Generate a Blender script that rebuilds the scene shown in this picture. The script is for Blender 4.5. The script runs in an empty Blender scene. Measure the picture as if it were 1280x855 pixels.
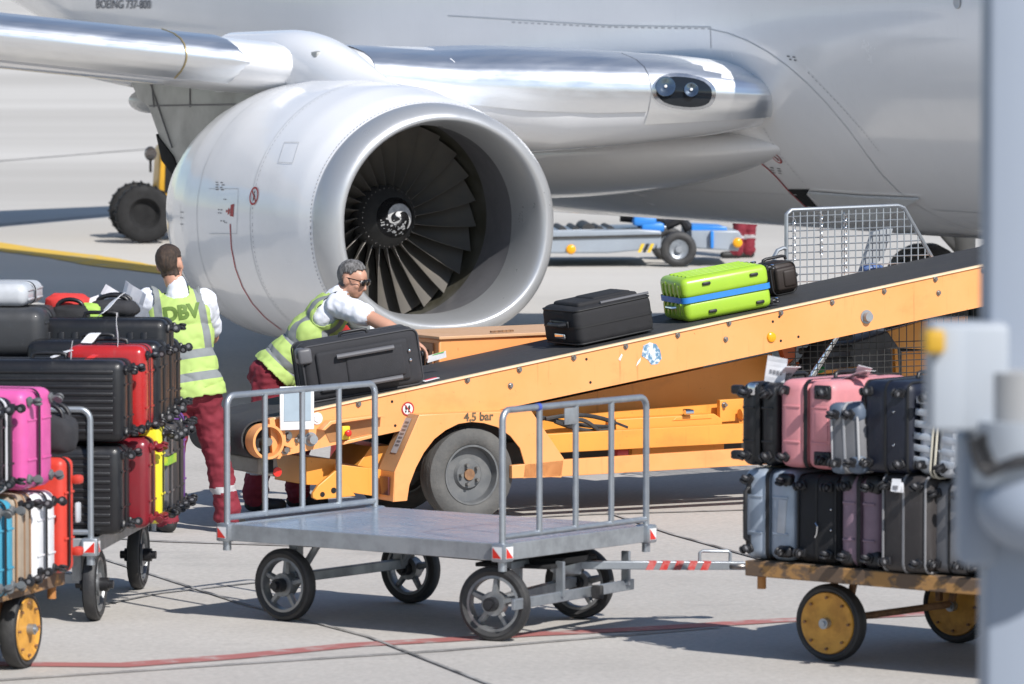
import bpy, bmesh, math, random
from mathutils import Vector, Matrix, noise
from mathutils.bvhtree import BVHTree
import numpy as np
random.seed(7)
R = math.radians
S = bpy.context.scene
COL = S.collection

# ------------------------------------------------------------------ camera, sky, sun, exposure
F = 6400.0                      # focal length in pixels of the 1280 px wide photograph (180 mm lens)
HC = 3.0                        # camera height
PITCH = math.atan((427.5 - 56) / F)
cam = bpy.data.objects.new('camera', bpy.data.cameras.new('camera')); COL.objects.link(cam)
cam.location = (0, 0, HC); cam.rotation_euler = (math.pi/2 - PITCH, 0, 0)
cam.data.sensor_width = 36; cam.data.lens = F/1280*36
cam.data.clip_start = 0.5; cam.data.clip_end = 5000
cam.data.dof.use_dof = True; cam.data.dof.focus_distance = 33.5; cam.data.dof.aperture_fstop = 5.6
S.camera = cam
SUN = Vector((0.62, -0.92, 1.0)).normalized()          # towards the sun
W = bpy.data.worlds.new('World'); S.world = W; W.use_nodes = True
wn = W.node_tree
sky = wn.nodes.new('ShaderNodeTexSky'); sky.sky_type = 'NISHITA'; sky.sun_disc = False
sky.sun_elevation = math.asin(SUN.z); sky.sun_rotation = math.atan2(SUN.x, SUN.y)
sky.air_density = 1.0; sky.dust_density = 0.4; sky.ozone_density = 2.5
bg = wn.nodes['Background']; wn.links.new(sky.outputs[0], bg.inputs[0]); bg.inputs[1].default_value = 0.105
sl = bpy.data.lights.new('sun', 'SUN'); sl.energy = 5.0; sl.angle = R(0.5); sl.color = (1, 0.965, 0.92)
so = bpy.data.objects.new('sun', sl); COL.objects.link(so)
so.rotation_euler = SUN.to_track_quat('Z', 'Y').to_euler(); so.location = (10, -10, 30)
S.view_settings.view_transform = 'Standard'; S.view_settings.look = 'None'
S.view_settings.gamma = 1; S.view_settings.exposure = 0.15
S.view_settings.use_curve_mapping = False
S.render.engine = 'CYCLES'

# ------------------------------------------------------------------ measuring helpers (photograph pixel -> place)
cP, sP = math.cos(PITCH), math.sin(PITCH)
def ray(px, py):
    dx = (px-640)/F; dy = (427.5-py)/F
    return Vector((dx, cP + dy*sP, -sP + dy*cP))
CP = Vector((0, 0, HC))
def G(px, py, z=0.0):
    d = ray(px, py); p = CP + d*((z-HC)/d.z) if d.z < 0 else None
    if p is None or p.y > YS:                              # the apron rises gently beyond the aircraft
        k = (SLOPE*(0-YS)+z-HC)/(d.z-SLOPE*d.y); p = CP + d*k
    return p
YS, SLOPE = 46.0, 0.022
def gz(Y): return max(0.0, SLOPE*(Y-YS))
def D(px, py, Y):
    d = ray(px, py); return CP + d*(Y/d.y)

# ------------------------------------------------------------------ materials
MATS = {}
def paint(name, c, rough=0.5, metal=0.0, c2=None, amt=0.35, scale=6.0, stretch=(1,1,1), bump=0.0, bscale=60.0,
          coat=0.0, spec=0.5, rvar=0.1, detail=6, lo=0.4, hi=0.7, drips=None):
    """base colour with an uneven second colour (wear, dirt, fading), varied gloss, optional fine bump"""
    if name in MATS: return MATS[name]
    m = bpy.data.materials.new(name); m.use_nodes = True; nt = m.node_tree; N = nt.nodes; K = nt.links
    b = N['Principled BSDF']
    b.inputs['Metallic'].default_value = metal
    b.inputs['Coat Weight'].default_value = coat; b.inputs['Coat Roughness'].default_value = 0.06
    b.inputs['Specular IOR Level'].default_value = spec
    tc = N.new('ShaderNodeTexCoord'); mp = N.new('ShaderNodeMapping'); mp.inputs['Scale'].default_value = stretch
    K.new(tc.outputs['Object'], mp.inputs[0])
    no = N.new('ShaderNodeTexNoise'); no.inputs['Scale'].default_value = scale; no.inputs['Detail'].default_value = detail
    no.inputs['Roughness'].default_value = 0.62
    K.new(mp.outputs[0], no.inputs['Vector'])
    mr = N.new('ShaderNodeMapRange'); mr.inputs[1].default_value = lo; mr.inputs[2].default_value = hi
    mr.inputs[3].default_value = 0; mr.inputs[4].default_value = amt
    K.new(no.outputs[0], mr.inputs[0])
    mx = N.new('ShaderNodeMix'); mx.data_type = 'RGBA'
    mx.inputs[6].default_value = (*c, 1); mx.inputs[7].default_value = (*(c2 or [v*0.6 for v in c]), 1)
    K.new(mr.outputs[0], mx.inputs[0]); colour = mx.outputs[2]
    if drips:                                            # rust runs, grease smears and chips: (colour, amount)
        for sc, st, l_, h_, am in ((5.0, (5, 5, .35), .60, .74, .55), (34.0, (1, 1, 1), .665, .70, .85), (2.2, (1, 1, 1.6), .56, .80, .40)):
            m_p = N.new('ShaderNodeMapping'); m_p.inputs['Scale'].default_value = st; m_p.inputs['Location'].default_value = (sc, 2*sc, 0); K.new(tc.outputs['Object'], m_p.inputs[0])
            n_ = N.new('ShaderNodeTexNoise'); n_.inputs['Scale'].default_value = sc; n_.inputs['Detail'].default_value = 7; n_.inputs['Roughness'].default_value = .65; K.new(m_p.outputs[0], n_.inputs['Vector'])
            r_ = N.new('ShaderNodeMapRange'); r_.inputs[1].default_value = l_; r_.inputs[2].default_value = h_; r_.inputs[4].default_value = am*drips[1]; K.new(n_.outputs[0], r_.inputs[0])
            x_ = N.new('ShaderNodeMix'); x_.data_type = 'RGBA'; x_.inputs[7].default_value = (*drips[0], 1); K.new(r_.outputs[0], x_.inputs[0]); K.new(colour, x_.inputs[6]); colour = x_.outputs[2]
    K.new(colour, b.inputs['Base Color'])
    r2 = N.new('ShaderNodeMapRange'); r2.inputs[1].default_value = 0.3; r2.inputs[2].default_value = 0.7
    r2.inputs[3].default_value = max(0.02, rough-rvar); r2.inputs[4].default_value = min(1, rough+rvar)
    K.new(no.outputs[0], r2.inputs[0]); K.new(r2.outputs[0], b.inputs['Roughness'])
    if bump:
        n2 = N.new('ShaderNodeTexNoise'); n2.inputs['Scale'].default_value = bscale; n2.inputs['Detail'].default_value = 3
        K.new(tc.outputs['Object'], n2.inputs['Vector'])
        bp = N.new('ShaderNodeBump'); bp.inputs['Strength'].default_value = bump; bp.inputs['Distance'].default_value = 0.01
        K.new(n2.outputs[0], bp.inputs['Height']); K.new(bp.outputs[0], b.inputs['Normal'])
    MATS[name] = m; return m

def nmath(nt, op, a, b=None):
    n = nt.nodes.new('ShaderNodeMath'); n.operation = op
    for i, v in enumerate((a, b)):
        if v is None: continue
        if isinstance(v, (int, float)): n.inputs[i].default_value = v
        else: nt.links.new(v, n.inputs[i])
    return n.outputs[0]

# ------------------------------------------------------------------ mesh builder
class MB:
    def __init__(s): s.bm = bmesh.new(); s.mi = 0
    def m(s, i): s.mi = i; return s
    def merge(s, sub, M=None):
        if M is not None: bmesh.ops.transform(sub, matrix=M, verts=sub.verts)
        for f in sub.faces: f.material_index = s.mi
        me = bpy.data.meshes.new('t'); sub.to_mesh(me); sub.free(); s.bm.from_mesh(me); bpy.data.meshes.remove(me)
        return s
    def box(s, c, size, bev=0.0, seg=2, rot=None, M=None):
        b = bmesh.new(); bmesh.ops.create_cube(b, size=1)
        bmesh.ops.scale(b, vec=size, verts=b.verts)
        if bev: bmesh.ops.bevel(b, geom=b.edges[:], offset=min(bev, min(size)*0.49), segments=seg, profile=0.5, affect='EDGES')
        T = Matrix.Translation(c)
        if rot is not None: T = T @ rot
        if M is not None: T = M @ T
        return s.merge(b, T)
    def cyl(s, p0, p1, r0, r1=None, n=16, caps=True):
        p0 = Vector(p0); p1 = Vector(p1); r1 = r0 if r1 is None else r1
        d = p1-p0; q = d.to_track_quat('Z', 'Y').to_matrix().to_4x4()
        b = bmesh.new(); bmesh.ops.create_cone(b, cap_ends=caps, segments=n, radius1=r0, radius2=r1, depth=d.length)
        return s.merge(b, Matrix.Translation((p0+p1)/2) @ q)
    def sph(s, c, r, n=16, rot=None):
        b = bmesh.new(); bmesh.ops.create_uvsphere(b, u_segments=n, v_segments=max(6, n//2+2), radius=1)
        r = (r, r, r) if isinstance(r, (int, float)) else r
        T = Matrix.Translation(c)
        if rot is not None: T = T @ rot
        return s.merge(b, T @ Matrix.Diagonal((*r, 1)))
    def rings(s, rings, closed=True, cap0=False, cap1=False):
        b = bmesh.new(); V = [[b.verts.new(p) for p in rg] for rg in rings]
        n = len(rings[0])
        for i in range(len(V)-1):
            for j in range(n if closed else n-1):
                k = (j+1) % n
                try: b.faces.new((V[i][j], V[i][k], V[i+1][k], V[i+1][j]))
                except ValueError: pass
        if cap0: b.faces.new(V[0][::-1])
        if cap1: b.faces.new(V[-1])
        bmesh.ops.recalc_face_normals(b, faces=b.faces) if (cap0 and cap1) else None
        return s.merge(b)
    def lathe(s, prof, M=None, n=40, close=False):
        """profile [(along, radius)] turned about local x"""
        rg = []
        for a, r in prof:
            rg.append([Vector((a, r*math.cos(2*math.pi*k/n), r*math.sin(2*math.pi*k/n))) for k in range(n)])
        if close: rg.append(rg[0])
        if M is not None: rg = [[M @ p for p in x] for x in rg]
        return s.rings(rg)
    def tube(s, pts, r, n=10, closed=False):
        pts = [Vector(p) for p in pts]; rg = []; up = Vector((0.13, 0.27, 0.95)).normalized(); L = len(pts)
        pr = None
        for i, p in enumerate(pts):
            a = pts[(i-1) % L] if (closed or i > 0) else p
            c = pts[(i+1) % L] if (closed or i < L-1) else p
            t = (c-a).normalized()
            if pr is None:
                x = t.cross(up)
                if x.length < 1e-3: x = t.cross(Vector((1, 0, 0)))
            else: x = pr - t*pr.dot(t)
            x.normalize(); pr = x; y = t.cross(x)
            rr = r[i] if isinstance(r, (list, tuple)) else r
            rg.append([p + (x*math.cos(2*math.pi*k/n) + y*math.sin(2*math.pi*k/n))*rr for k in range(n)])
        if closed: rg.append(rg[0]); return s.rings(rg)
        return s.rings(rg, cap0=True, cap1=True)
    def prism(s, poly, fn, d0, d1, bev=0.0):
        """2-d outline -> fn(u, v, depth), solid between two depths"""
        b = bmesh.new()
        a = [b.verts.new(fn(u, v, d0)) for u, v in poly]; c = [b.verts.new(fn(u, v, d1)) for u, v in poly]
        b.faces.new(a); b.faces.new(c[::-1]); n = len(poly)
        for i in range(n): b.faces.new((a[(i+1) % n], a[i], c[i], c[(i+1) % n]))
        bmesh.ops.recalc_face_normals(b, faces=b.faces)
        if bev: bmesh.ops.bevel(b, geom=b.edges[:], offset=bev, segments=2, profile=0.5, affect='EDGES')
        return s.merge(b)
    def face(s, pts):
        b = bmesh.new(); b.faces.new([b.verts.new(p) for p in pts]); return s.merge(b)
    def build(s, name, mat, parent=None, ang=35, label=None):
        me = bpy.data.meshes.new(name); s.bm.to_mesh(me); s.bm.free()
        for m_ in (mat if isinstance(mat, (list, tuple)) else [mat]): me.materials.append(m_)
        if ang:
            me.shade_smooth(); me.set_sharp_from_angle(angle=R(ang))
        o = bpy.data.objects.new(name, me); COL.objects.link(o)
        if parent is not None: o.parent = parent
        if label: o['label'] = label
        return o

MW = {}
def thing(name, label, cat, M, group=None):
    """an Empty at the base of a thing; its parts are its children"""
    o = bpy.data.objects.new(name, None); COL.objects.link(o); o.empty_display_size = 0.2
    o.matrix_world = M; MW[o.name] = M.copy()
    o['label'] = label; o['category'] = cat
    if group: o['group'] = group
    return o
def tag(o, label, cat, group=None):
    o['label'] = label; o['category'] = cat
    if group: o['group'] = group
    return o
def struct(name, mb, mat, ang=0):
    o = mb.build(name, mat, None, ang); o['kind'] = 'structure'; return o
def TR(loc, rz=0.0): return Matrix.Translation(loc) @ Matrix.Rotation(rz, 4, 'Z')
def clone(o, parent, M=None):
    c = o.copy(); COL.objects.link(c); c.parent = parent
    if M is not None: c.matrix_local = M
    for ch in list(o.children): clone(ch, c)
    return c
def arc(c, r, a0, a1, n, fn):
    return [fn(c[0]+r*math.cos(a0+(a1-a0)*k/n), c[1]+r*math.sin(a0+(a1-a0)*k/n)) for k in range(n+1)]
def bvh_of(o):
    bm = bmesh.new(); bm.from_mesh(o.data); t = BVHTree.FromBMesh(bm); bm.free(); return t
def hit(t, M, px, py):
    I = M.inverted(); o = I @ CP; d = (I.to_3x3() @ ray(px, py)).normalized()
    p, n, i, ds = t.ray_cast(o, d)
    if p is None: return None
    if n.dot(d) > 0: n = -n
    return p, n
def text_polys(txt, size, bold=0.0, sub=1):
    cu = bpy.data.curves.new('t', 'FONT'); cu.body = txt; cu.size = size; cu.align_x = 'CENTER'; cu.align_y = 'CENTER'
    cu.offset = bold; cu.resolution_u = 4
    o = bpy.data.objects.new('t', cu); COL.objects.link(o)
    me = bpy.data.meshes.new_from_object(o.evaluated_get(bpy.context.evaluated_depsgraph_get()))
    bpy.data.objects.remove(o); bpy.data.curves.remove(cu)
    bm = bmesh.new(); bm.from_mesh(me); bpy.data.meshes.remove(me)
    bmesh.ops.triangulate(bm, faces=bm.faces)
    if sub: bmesh.ops.subdivide_edges(bm, edges=bm.edges[:], cuts=sub, use_grid_fill=True)
    return bm
def ring2d(r0, r1, n=28):
    """flat ring quads in 2-d"""
    q = []
    for k in range(n):
        a, b = 2*math.pi*k/n, 2*math.pi*(k+1)/n
        q.append([(r0*math.cos(a), r0*math.sin(a)), (r1*math.cos(a), r1*math.sin(a)), (r1*math.cos(b), r1*math.sin(b)), (r0*math.cos(b), r0*math.sin(b))])
    return q

# ------------------------------------------------------------------ palette
white_paint = paint('white_aircraft_paint', (0.84, 0.84, 0.85), 0.18, 0, (0.76, 0.76, 0.77), 0.5, 1.1, coat=0.5, drips=((0.55, 0.54, 0.52), 0.22))
black_plastic = paint('black_plastic', (0.011, 0.011, 0.013), 0.42, 0, (0.03, 0.03, 0.034), 0.5, 9)
dark_fabric = paint('black_fabric', (0.020, 0.020, 0.023), 0.85, 0, (0.045, 0.045, 0.05), 0.6, 14, bump=0.25, bscale=260)
rubber = paint('black_rubber', (0.022, 0.022, 0.024), 0.62, 0, (0.07, 0.068, 0.065), 0.6, 7, bump=0.2, bscale=90)
dusty_rubber = paint('dusty_tyre_rubber', (0.075, 0.074, 0.072), 0.8, 0, (0.15, 0.145, 0.135), 0.8, 5, bump=0.3, bscale=70)
galv = paint('galvanised_steel', (0.42, 0.45, 0.48), 0.42, 0.75, (0.27, 0.29, 0.32), 0.8, 11)
galv_dull = paint('dull_galvanised_steel', (0.36, 0.38, 0.40), 0.5, 0.5, (0.22, 0.23, 0.24), 0.8, 9)
alloy = paint('cast_alloy', (0.30, 0.31, 0.32), 0.45, 0.7, (0.17, 0.17, 0.17), 0.7, 16)
steel = paint('worn_steel', (0.32, 0.31, 0.30), 0.4, 0.9, (0.16, 0.12, 0.09), 0.6, 25)
chrome = paint('chrome', (0.75, 0.76, 0.78), 0.08, 1.0, (0.6, 0.6, 0.62), 0.3, 8, rvar=0.04)
red_refl = paint('red_reflector', (0.62, 0.03, 0.02), 0.25)
white_refl = paint('white_reflector', (0.75, 0.75, 0.76), 0.3)
tag_white = paint('tag_paper', (0.78, 0.78, 0.80), 0.5, 0, (0.62, 0.62, 0.66), 0.5, 30)
dark_hole = paint('dark_opening', (0.010, 0.010, 0.011), 0.9)
yl = dict(stretch=(7, 7, 0.55))
rail_paint = paint('faded_orange_paint', (0.78, 0.345, 0.125), 0.42, 0, (0.73, 0.295, 0.085), 0.8, 1.4, drips=((0.38, 0.14, 0.045), 1.0), lo=0.42, hi=0.68)
chassis_paint = paint('orange_yellow_paint', (0.76, 0.32, 0.055), 0.42, 0, (0.68, 0.27, 0.045), 0.7, 1.5, drips=((0.25, 0.10, 0.03), 0.8), lo=0.42, hi=0.7)
rust = paint('rusty_brown', (0.16, 0.085, 0.045), 0.75, 0, (0.36, 0.19, 0.09), 0.9, 14)
grey_plate = paint('grey_plate', (0.33, 0.35, 0.37), 0.5, 0, (0.25, 0.26, 0.27), 0.6, 8)

# ------------------------------------------------------------------ setting: apron and painted markings
def ground_mat():
    m = bpy.data.materials.new('apron_concrete'); m.use_nodes = True; nt = m.node_tree; N = nt.nodes; K = nt.links
    b = N['Principled BSDF']; b.inputs['Roughness'].default_value = 0.85; b.inputs['Specular IOR Level'].default_value = 0.25
    g = N.new('ShaderNodeNewGeometry')
    def nz(sc, stretch, det=6, rough=0.6):
        mp = N.new('ShaderNodeMapping'); mp.inputs['Scale'].default_value = stretch
        mp.inputs['Rotation'].default_value = (0, 0, R(-12)); K.new(g.outputs['Position'], mp.inputs[0])
        n = N.new('ShaderNodeTexNoise'); n.inputs['Scale'].default_value = sc; n.inputs['Detail'].default_value = det
        n.inputs['Roughness'].default_value = rough; K.new(mp.outputs[0], n.inputs['Vector']); return n.outputs[0]
    big = nz(0.11, (1, 1, 1), 5); streak = nz(0.5, (0.25, 1.1, 1), 7); fine = nz(26, (1, 1, 1), 4, 0.75); spot = nz(1.9, (1, 0.8, 1), 8, 0.7)
    r = N.new('ShaderNodeValToRGB'); cr = r.color_ramp
    cr.elements[0].position = 0.30; cr.elements[0].color = (0.365, 0.345, 0.320, 1)
    cr.elements[1].position = 0.68; cr.elements[1].color = (0.52, 0.493, 0.458, 1)
    a = nmath(nt, 'ADD', nmath(nt, 'MULTIPLY', big, 0.35), nmath(nt, 'MULTIPLY', streak, 0.38))
    a = nmath(nt, 'ADD', a, nmath(nt, 'MULTIPLY', spot, 0.27)); K.new(a, r.inputs[0])
    mx = N.new('ShaderNodeMix'); mx.data_type = 'RGBA'; mx.blend_type = 'MULTIPLY'; mx.inputs[0].default_value = 1
    K.new(r.outputs[0], mx.inputs[6])
    mr = N.new('ShaderNodeMapRange'); mr.inputs[1].default_value = 0.25; mr.inputs[2].default_value = 0.75; mr.inputs[3].default_value = 0.80; mr.inputs[4].default_value = 1.17
    K.new(fine, mr.inputs[0]); K.new(mr.outputs[0], mx.inputs[7])
    # oil spots and rubber smears
    st = N.new('ShaderNodeMapRange'); st.inputs[1].default_value = 0.57; st.inputs[2].default_value = 0.74; st.inputs[3].default_value = 0; st.inputs[4].default_value = 0.5
    K.new(nz(0.9, (0.6, 1.0, 1), 9, 0.72), st.inputs[0])
    m2 = N.new('ShaderNodeMix'); m2.data_type = 'RGBA'; m2.inputs[7].default_value = (0.21, 0.205, 0.20, 1)
    K.new(st.outputs[0], m2.inputs[0]); K.new(mx.outputs[2], m2.inputs[6])
    # low-angle light on the far apron, painted in as paler concrete with distance
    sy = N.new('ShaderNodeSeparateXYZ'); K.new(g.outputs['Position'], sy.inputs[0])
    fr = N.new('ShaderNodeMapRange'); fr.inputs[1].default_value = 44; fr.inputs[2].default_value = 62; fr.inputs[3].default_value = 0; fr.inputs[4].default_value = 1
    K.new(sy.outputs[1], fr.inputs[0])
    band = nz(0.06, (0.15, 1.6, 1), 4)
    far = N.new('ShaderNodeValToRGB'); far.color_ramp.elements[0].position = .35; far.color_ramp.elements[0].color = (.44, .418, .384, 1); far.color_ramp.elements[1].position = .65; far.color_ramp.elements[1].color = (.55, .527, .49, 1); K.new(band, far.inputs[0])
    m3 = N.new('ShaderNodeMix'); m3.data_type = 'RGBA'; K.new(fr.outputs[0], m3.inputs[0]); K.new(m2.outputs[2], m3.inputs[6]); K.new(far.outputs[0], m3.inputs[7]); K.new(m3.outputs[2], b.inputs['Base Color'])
    bp = N.new('ShaderNodeBump'); bp.inputs['Strength'].default_value = 0.25; bp.inputs['Distance'].default_value = 0.01
    K.new(fine, bp.inputs['Height']); K.new(bp.outputs[0], b.inputs['Normal'])
    return m
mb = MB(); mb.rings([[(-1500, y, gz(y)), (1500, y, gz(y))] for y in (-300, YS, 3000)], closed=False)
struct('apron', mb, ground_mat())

def strip(pxs, w, z, fn=None, closed=False):
    """painted band along pixel points on the ground"""
    P = [G(x, y, z) for x, y in pxs] if fn is None else pxs
    mb = MB(); L = []; Rr = []
    Q = []
    for i in range(len(P)-1):
        for k in range(8): Q.append(P[i].lerp(P[i+1], k/8))
    Q.append(P[-1]); P = Q
    for i, p in enumerate(P):
        t = (P[min(i+1, len(P)-1)]-P[max(i-1, 0)]); t.z = 0; t.normalize(); n = Vector((-t.y, t.x, 0))*w/2*(1+0.12*noise.noise(p*3))
        L.append(p+n); Rr.append(p-n)
    mb.rings([L, Rr], closed=False); return mb
def worn(name, c, under, thr, scale):
    return paint(name, c, 0.8, 0, under, 1.0, scale, lo=thr, hi=thr+0.12, detail=9)
red_worn = worn('worn_red_line_paint', (0.36, 0.13, 0.12), (0.40, 0.34, 0.32), 0.50, 4)
yel_worn = worn('worn_yellow_line_paint', (0.62, 0.40, 0.05), (0.42, 0.35, 0.18), 0.54, 2.0)
tar_and_shadow = paint('tar_and_shadow_line', (0.10, 0.098, 0.097), 0.8, 0, (0.36, 0.35, 0.34), 1.0, 3.5, lo=.40, hi=.62)
struct('red_line_marking', strip([(-60, 829), (33, 830), (155, 831), (300, 820), (440, 806), (600, 797), (655, 793), (800, 786), (960, 776), (1154, 767), (1400, 752)], 0.17, 0.004), red_worn)
struct('yellow_line_marking', strip([(-160, 283), (0, 309), (90, 320), (150, 331), (330, 352)], 0.75, 0.004), yel_worn)
for k, (pts, w) in enumerate([([(120, 695), (300, 753), (460, 795), (640, 866)], 0.022), ([(640, 648), (730, 643), (926, 637), (1100, 630)], 0.045),
                 ([(-40, 852), (300, 829), (560, 812), (900, 783)], 0.03), ([(120, 757), (200, 741), (300, 730), (420, 716)], 0.03), ([(-20, 662), (205, 676), (420, 683), (640, 702)], 0.05),  # middle strip is the empty cart frame's cast shadow, painted as a dark line
                 ([(700, 404), (1000, 388)], 0.05), ([(760, 640), (840, 667), (1000, 712)], 0.03), ([(-50, 285), (200, 262)], 0.07), ([(-50, 205), (260, 180)], 0.10)]):
    struct('joint_and_shadow_line', strip(pts, w, 0.006 if k % 2 else 0.008), tar_and_shadow)
# ------------------------------------------------------------------ the aircraft (local x = aft, local y = outboard right, z up)
ACM = TR((-0.525, 40.5, 0), R(117))
ac = thing('airliner', 'big white twin engine passenger aircraft filling the background with its engine inlet facing us', 'airplane', ACM)
CZ, YF, RF = 3.36, -5.07, 1.98
seam = paint('panel_seam', (0.54, 0.55, 0.56), 0.5)
seam_dark = paint('rivet_grey', (0.20, 0.20, 0.21), 0.6)
polished = paint('polished_aluminium', (0.88, 0.90, 0.92), 0.36, 0.95, (0.78, 0.80, 0.83), 0.6, 2.6, stretch=(2, 0.5, 3), rvar=0.08)
belly_grey = paint('light_grey_paint', (0.52, 0.53, 0.53), 0.32, 0, (0.40, 0.40, 0.40), 0.5, 2, coat=0.3)
def fus_ring(t, n=72):
    top, bot, hw = CZ+RF*1.02, CZ-RF, RF
    if t > 9:
        u = min(1, (t-9)/18.5); u2 = u*u*(3-2*u); bot = bot + (0.35*u+0.65*u2)*3.0; hw = RF*(1-0.86*u**1.7); top = top - 0.25*u
    if t < -8:
        u = min(1, (-8-t)/6.2); k = math.sqrt(max(0.0004, 1-u*u)); c = CZ-0.45*u; top = c+(top-c)*k; bot = c-(c-bot)*k; hw *= k
    cz = (top+bot)/2; hz = (top-bot)/2
    return [Vector((t, YF+hw*math.cos(2*math.pi*k/n), cz+hz*math.sin(2*math.pi*k/n))) for k in range(n)]
mb = MB(); ts = [-14.2, -14.1, -13.8, -13.3, -12.6, -11.6, -10.4, -9.2, -8] + [-8+17*k/24 for k in range(1, 25)] + [9+18.5*k/18 for k in range(1, 19)]
mb.rings([fus_ring(t) for t in ts], cap0=True, cap1=True)
fus = mb.build('fuselage', white_paint, ac, 40); fb = bvh_of(fus)
# tail
def foil(root, tip, thick, name, mat):
    mb = MB(); rg = []
    for (le, ch), pos in (root, tip):
        rg.append([Vector((le+ch*x, pos[0], pos[1])) + Vector(thick)*ch*y for x, y in ((0, 0), (.03, .3), (.15, .7), (.4, 1), (.7, .6), (1, .05), (1, -.05), (.7, -.6), (.4, -1), (.15, -.7), (.03, -.3))])
    mb.rings(rg, cap0=True, cap1=True); return mb.build(name, mat, ac, 30)
foil(((18.0, 7.4), (YF, 4.9)), ((24.5, 2.2), (YF, 12.6)), (0, 0.06, 0), 'tail_fin', white_paint)
for sgn in (1, -1): foil(((22.0, 4.8), (YF+sgn*0.3, 5.0)), ((26.2, 1.5), (YF+sgn*7.5, 5.9)), (0, 0, 0.06), 'tailplane', white_paint)

# wing sections along the leading edge
def le_t(y): return 0.5+(y+3.2)*0.53 if y > -3.2 else 0.5+(-3.2-y)*0.35
def le_z(y): return 2.79 + 0.118*y if y > -1.0 else (2.672+(y+1.0)*0.035)
ZB = 0.0
def wing_ring(y, grow=0.0, tmin=None):
    t0, z0 = le_t(y), le_z(y)+ZB
    ch = 5.6-0.23*max(0, y) if y > 0 else 5.6+0.9*min(3.4, -y)
    k = min(1.0, max(0.0, (-y-0.0)/1.5)); up = 0.75+0.34*k-0.10*max(0, -y-2.2); lo = 0.8+1.15*k-0.60*max(0, -y-2.0)
    pts = []
    U = [(0, 0), (.012, .055), (.05, .12), (.12, .175), (.25, .225), (.5, .275), (1.1, .31), (2.3, .27), (ch*.75, .12)]
    L = [(ch, -.08), (ch*.75, -.10), (2.3, -.24), (1.1, -.29), (.5, -.265), (.25, -.225), (.12, -.16), (.05, -.10), (.012, -.045)]
    for a, z in U: pts.append(Vector((t0+a, y, z0+z*up)))
    for a, z in L: pts.append(Vector((t0+a, y, z0+z*lo)))
    return pts
mb = MB(); mb.rings([wing_ring(y) for y in (14, 10, 7, 5, 3.5, 2.4, 1.4, 0.6, 0, -0.6, -1.2, -1.8, -2.4, -3.0, -3.6, -4.4)], cap0=True, cap1=True)
wing = mb.build('wing', white_paint, ac, 40); wb = bvh_of(wing)
mb = MB()
yw = YF*2
mb.rings([[Vector((p.x, yw-p.y, p.z)) for p in wing_ring(y)] for y in (14, 7, 3.5, 1.4, 0, -1.2, -2.4, -3.6, -4.4)], cap0=True, cap1=True)
mb.build('wing', white_paint, ac, 40)
def le_shell(y0, y1, name, mat, ntop=6, nbot=5, off=0.012, cut=0.0, taper=0.0, label=None):
    """metal leading-edge skin: the front of the wing section set proud of it"""
    mb = MB(); rg = []
    n = 16
    for i in range(n+1):
        y = y0+(y1-y0)*i/n; w = wing_ring(y); c = Vector((le_t(y)+0.4, y, le_z(y)+ZB))
        front = [w[k] for k in range(ntop, 0, -1)] + [w[0]] + [w[-k] for k in range(1, nbot+1)]
        fine = []
        for a in range(len(front)-1):
            for q in range(3): fine.append(front[a].lerp(front[a+1], q/3))
        fine.append(front[-1])
        if cut and i > n-5:
            f = (i-(n-4))/4; mid = w[0]; fine = [mid+(p-mid)*(1-f*cut)+Vector((0.02*f, 0, 0)) for p in fine]
        if taper:
            f = max(0.0, (i-3)/(n-3))**1.2; mid = w[0]
            fine = [mid+(p-mid)*(1-f*taper)+Vector((0.015*f, 0, 0)) if p.z > mid.z else p for p in fine]
        rg.append([p+(p-c).normalized()*off for p in fine])
    mb.rings(rg, closed=False)
    o = mb.build(name, mat, ac, 60)
    if label: o['label'] = label
    return o
le_shell(13.5, 1.05, 'slat', polished, 5, 4)
le_shell(1.045, 0.52, 'slat', polished, 5, 4, cut=0.85)
le_shell(-0.35, -2.352, 'leading_edge', polished, 6, 2)
le_shell(-2.36, -3.9, 'leading_edge', polished, 6, 3, taper=0.95)
# seam between slat pieces
mb = MB(); w = wing_ring(1.04); c = Vector((le_t(1.04)+.4, 1.04, le_z(1.04)+ZB))
mb.tube([p+(p-c).normalized()*0.014 for p in [w[k] for k in (5, 4, 3, 2, 1, 0)]+[w[-k] for k in (1, 2, 3, 4)]], 0.008, 6)
mb.build('seam', paint('brass_seal', (0.45, 0.36, 0.2), 0.4, 0.6), ac)

# wing to body fairing under the wing root
mb = MB(); rg = []
for k in range(29):
    t = 0.3+10.0*k/28; u = (t-5.3)/5.0; s = max(0.0, 1-u*u)**0.9
    rg.append([Vector((t, -3.75+1.02*s*math.cos(a), 2.15+0.36*s*math.sin(a)-0.045*(t-1))) for a in [2*math.pi*j/40 for j in range(40)]])
mb.rings(rg, cap0=True, cap1=True); fair = mb.build('wing_fairing', white_paint, ac, 50); frb = bvh_of(fair)
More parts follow.
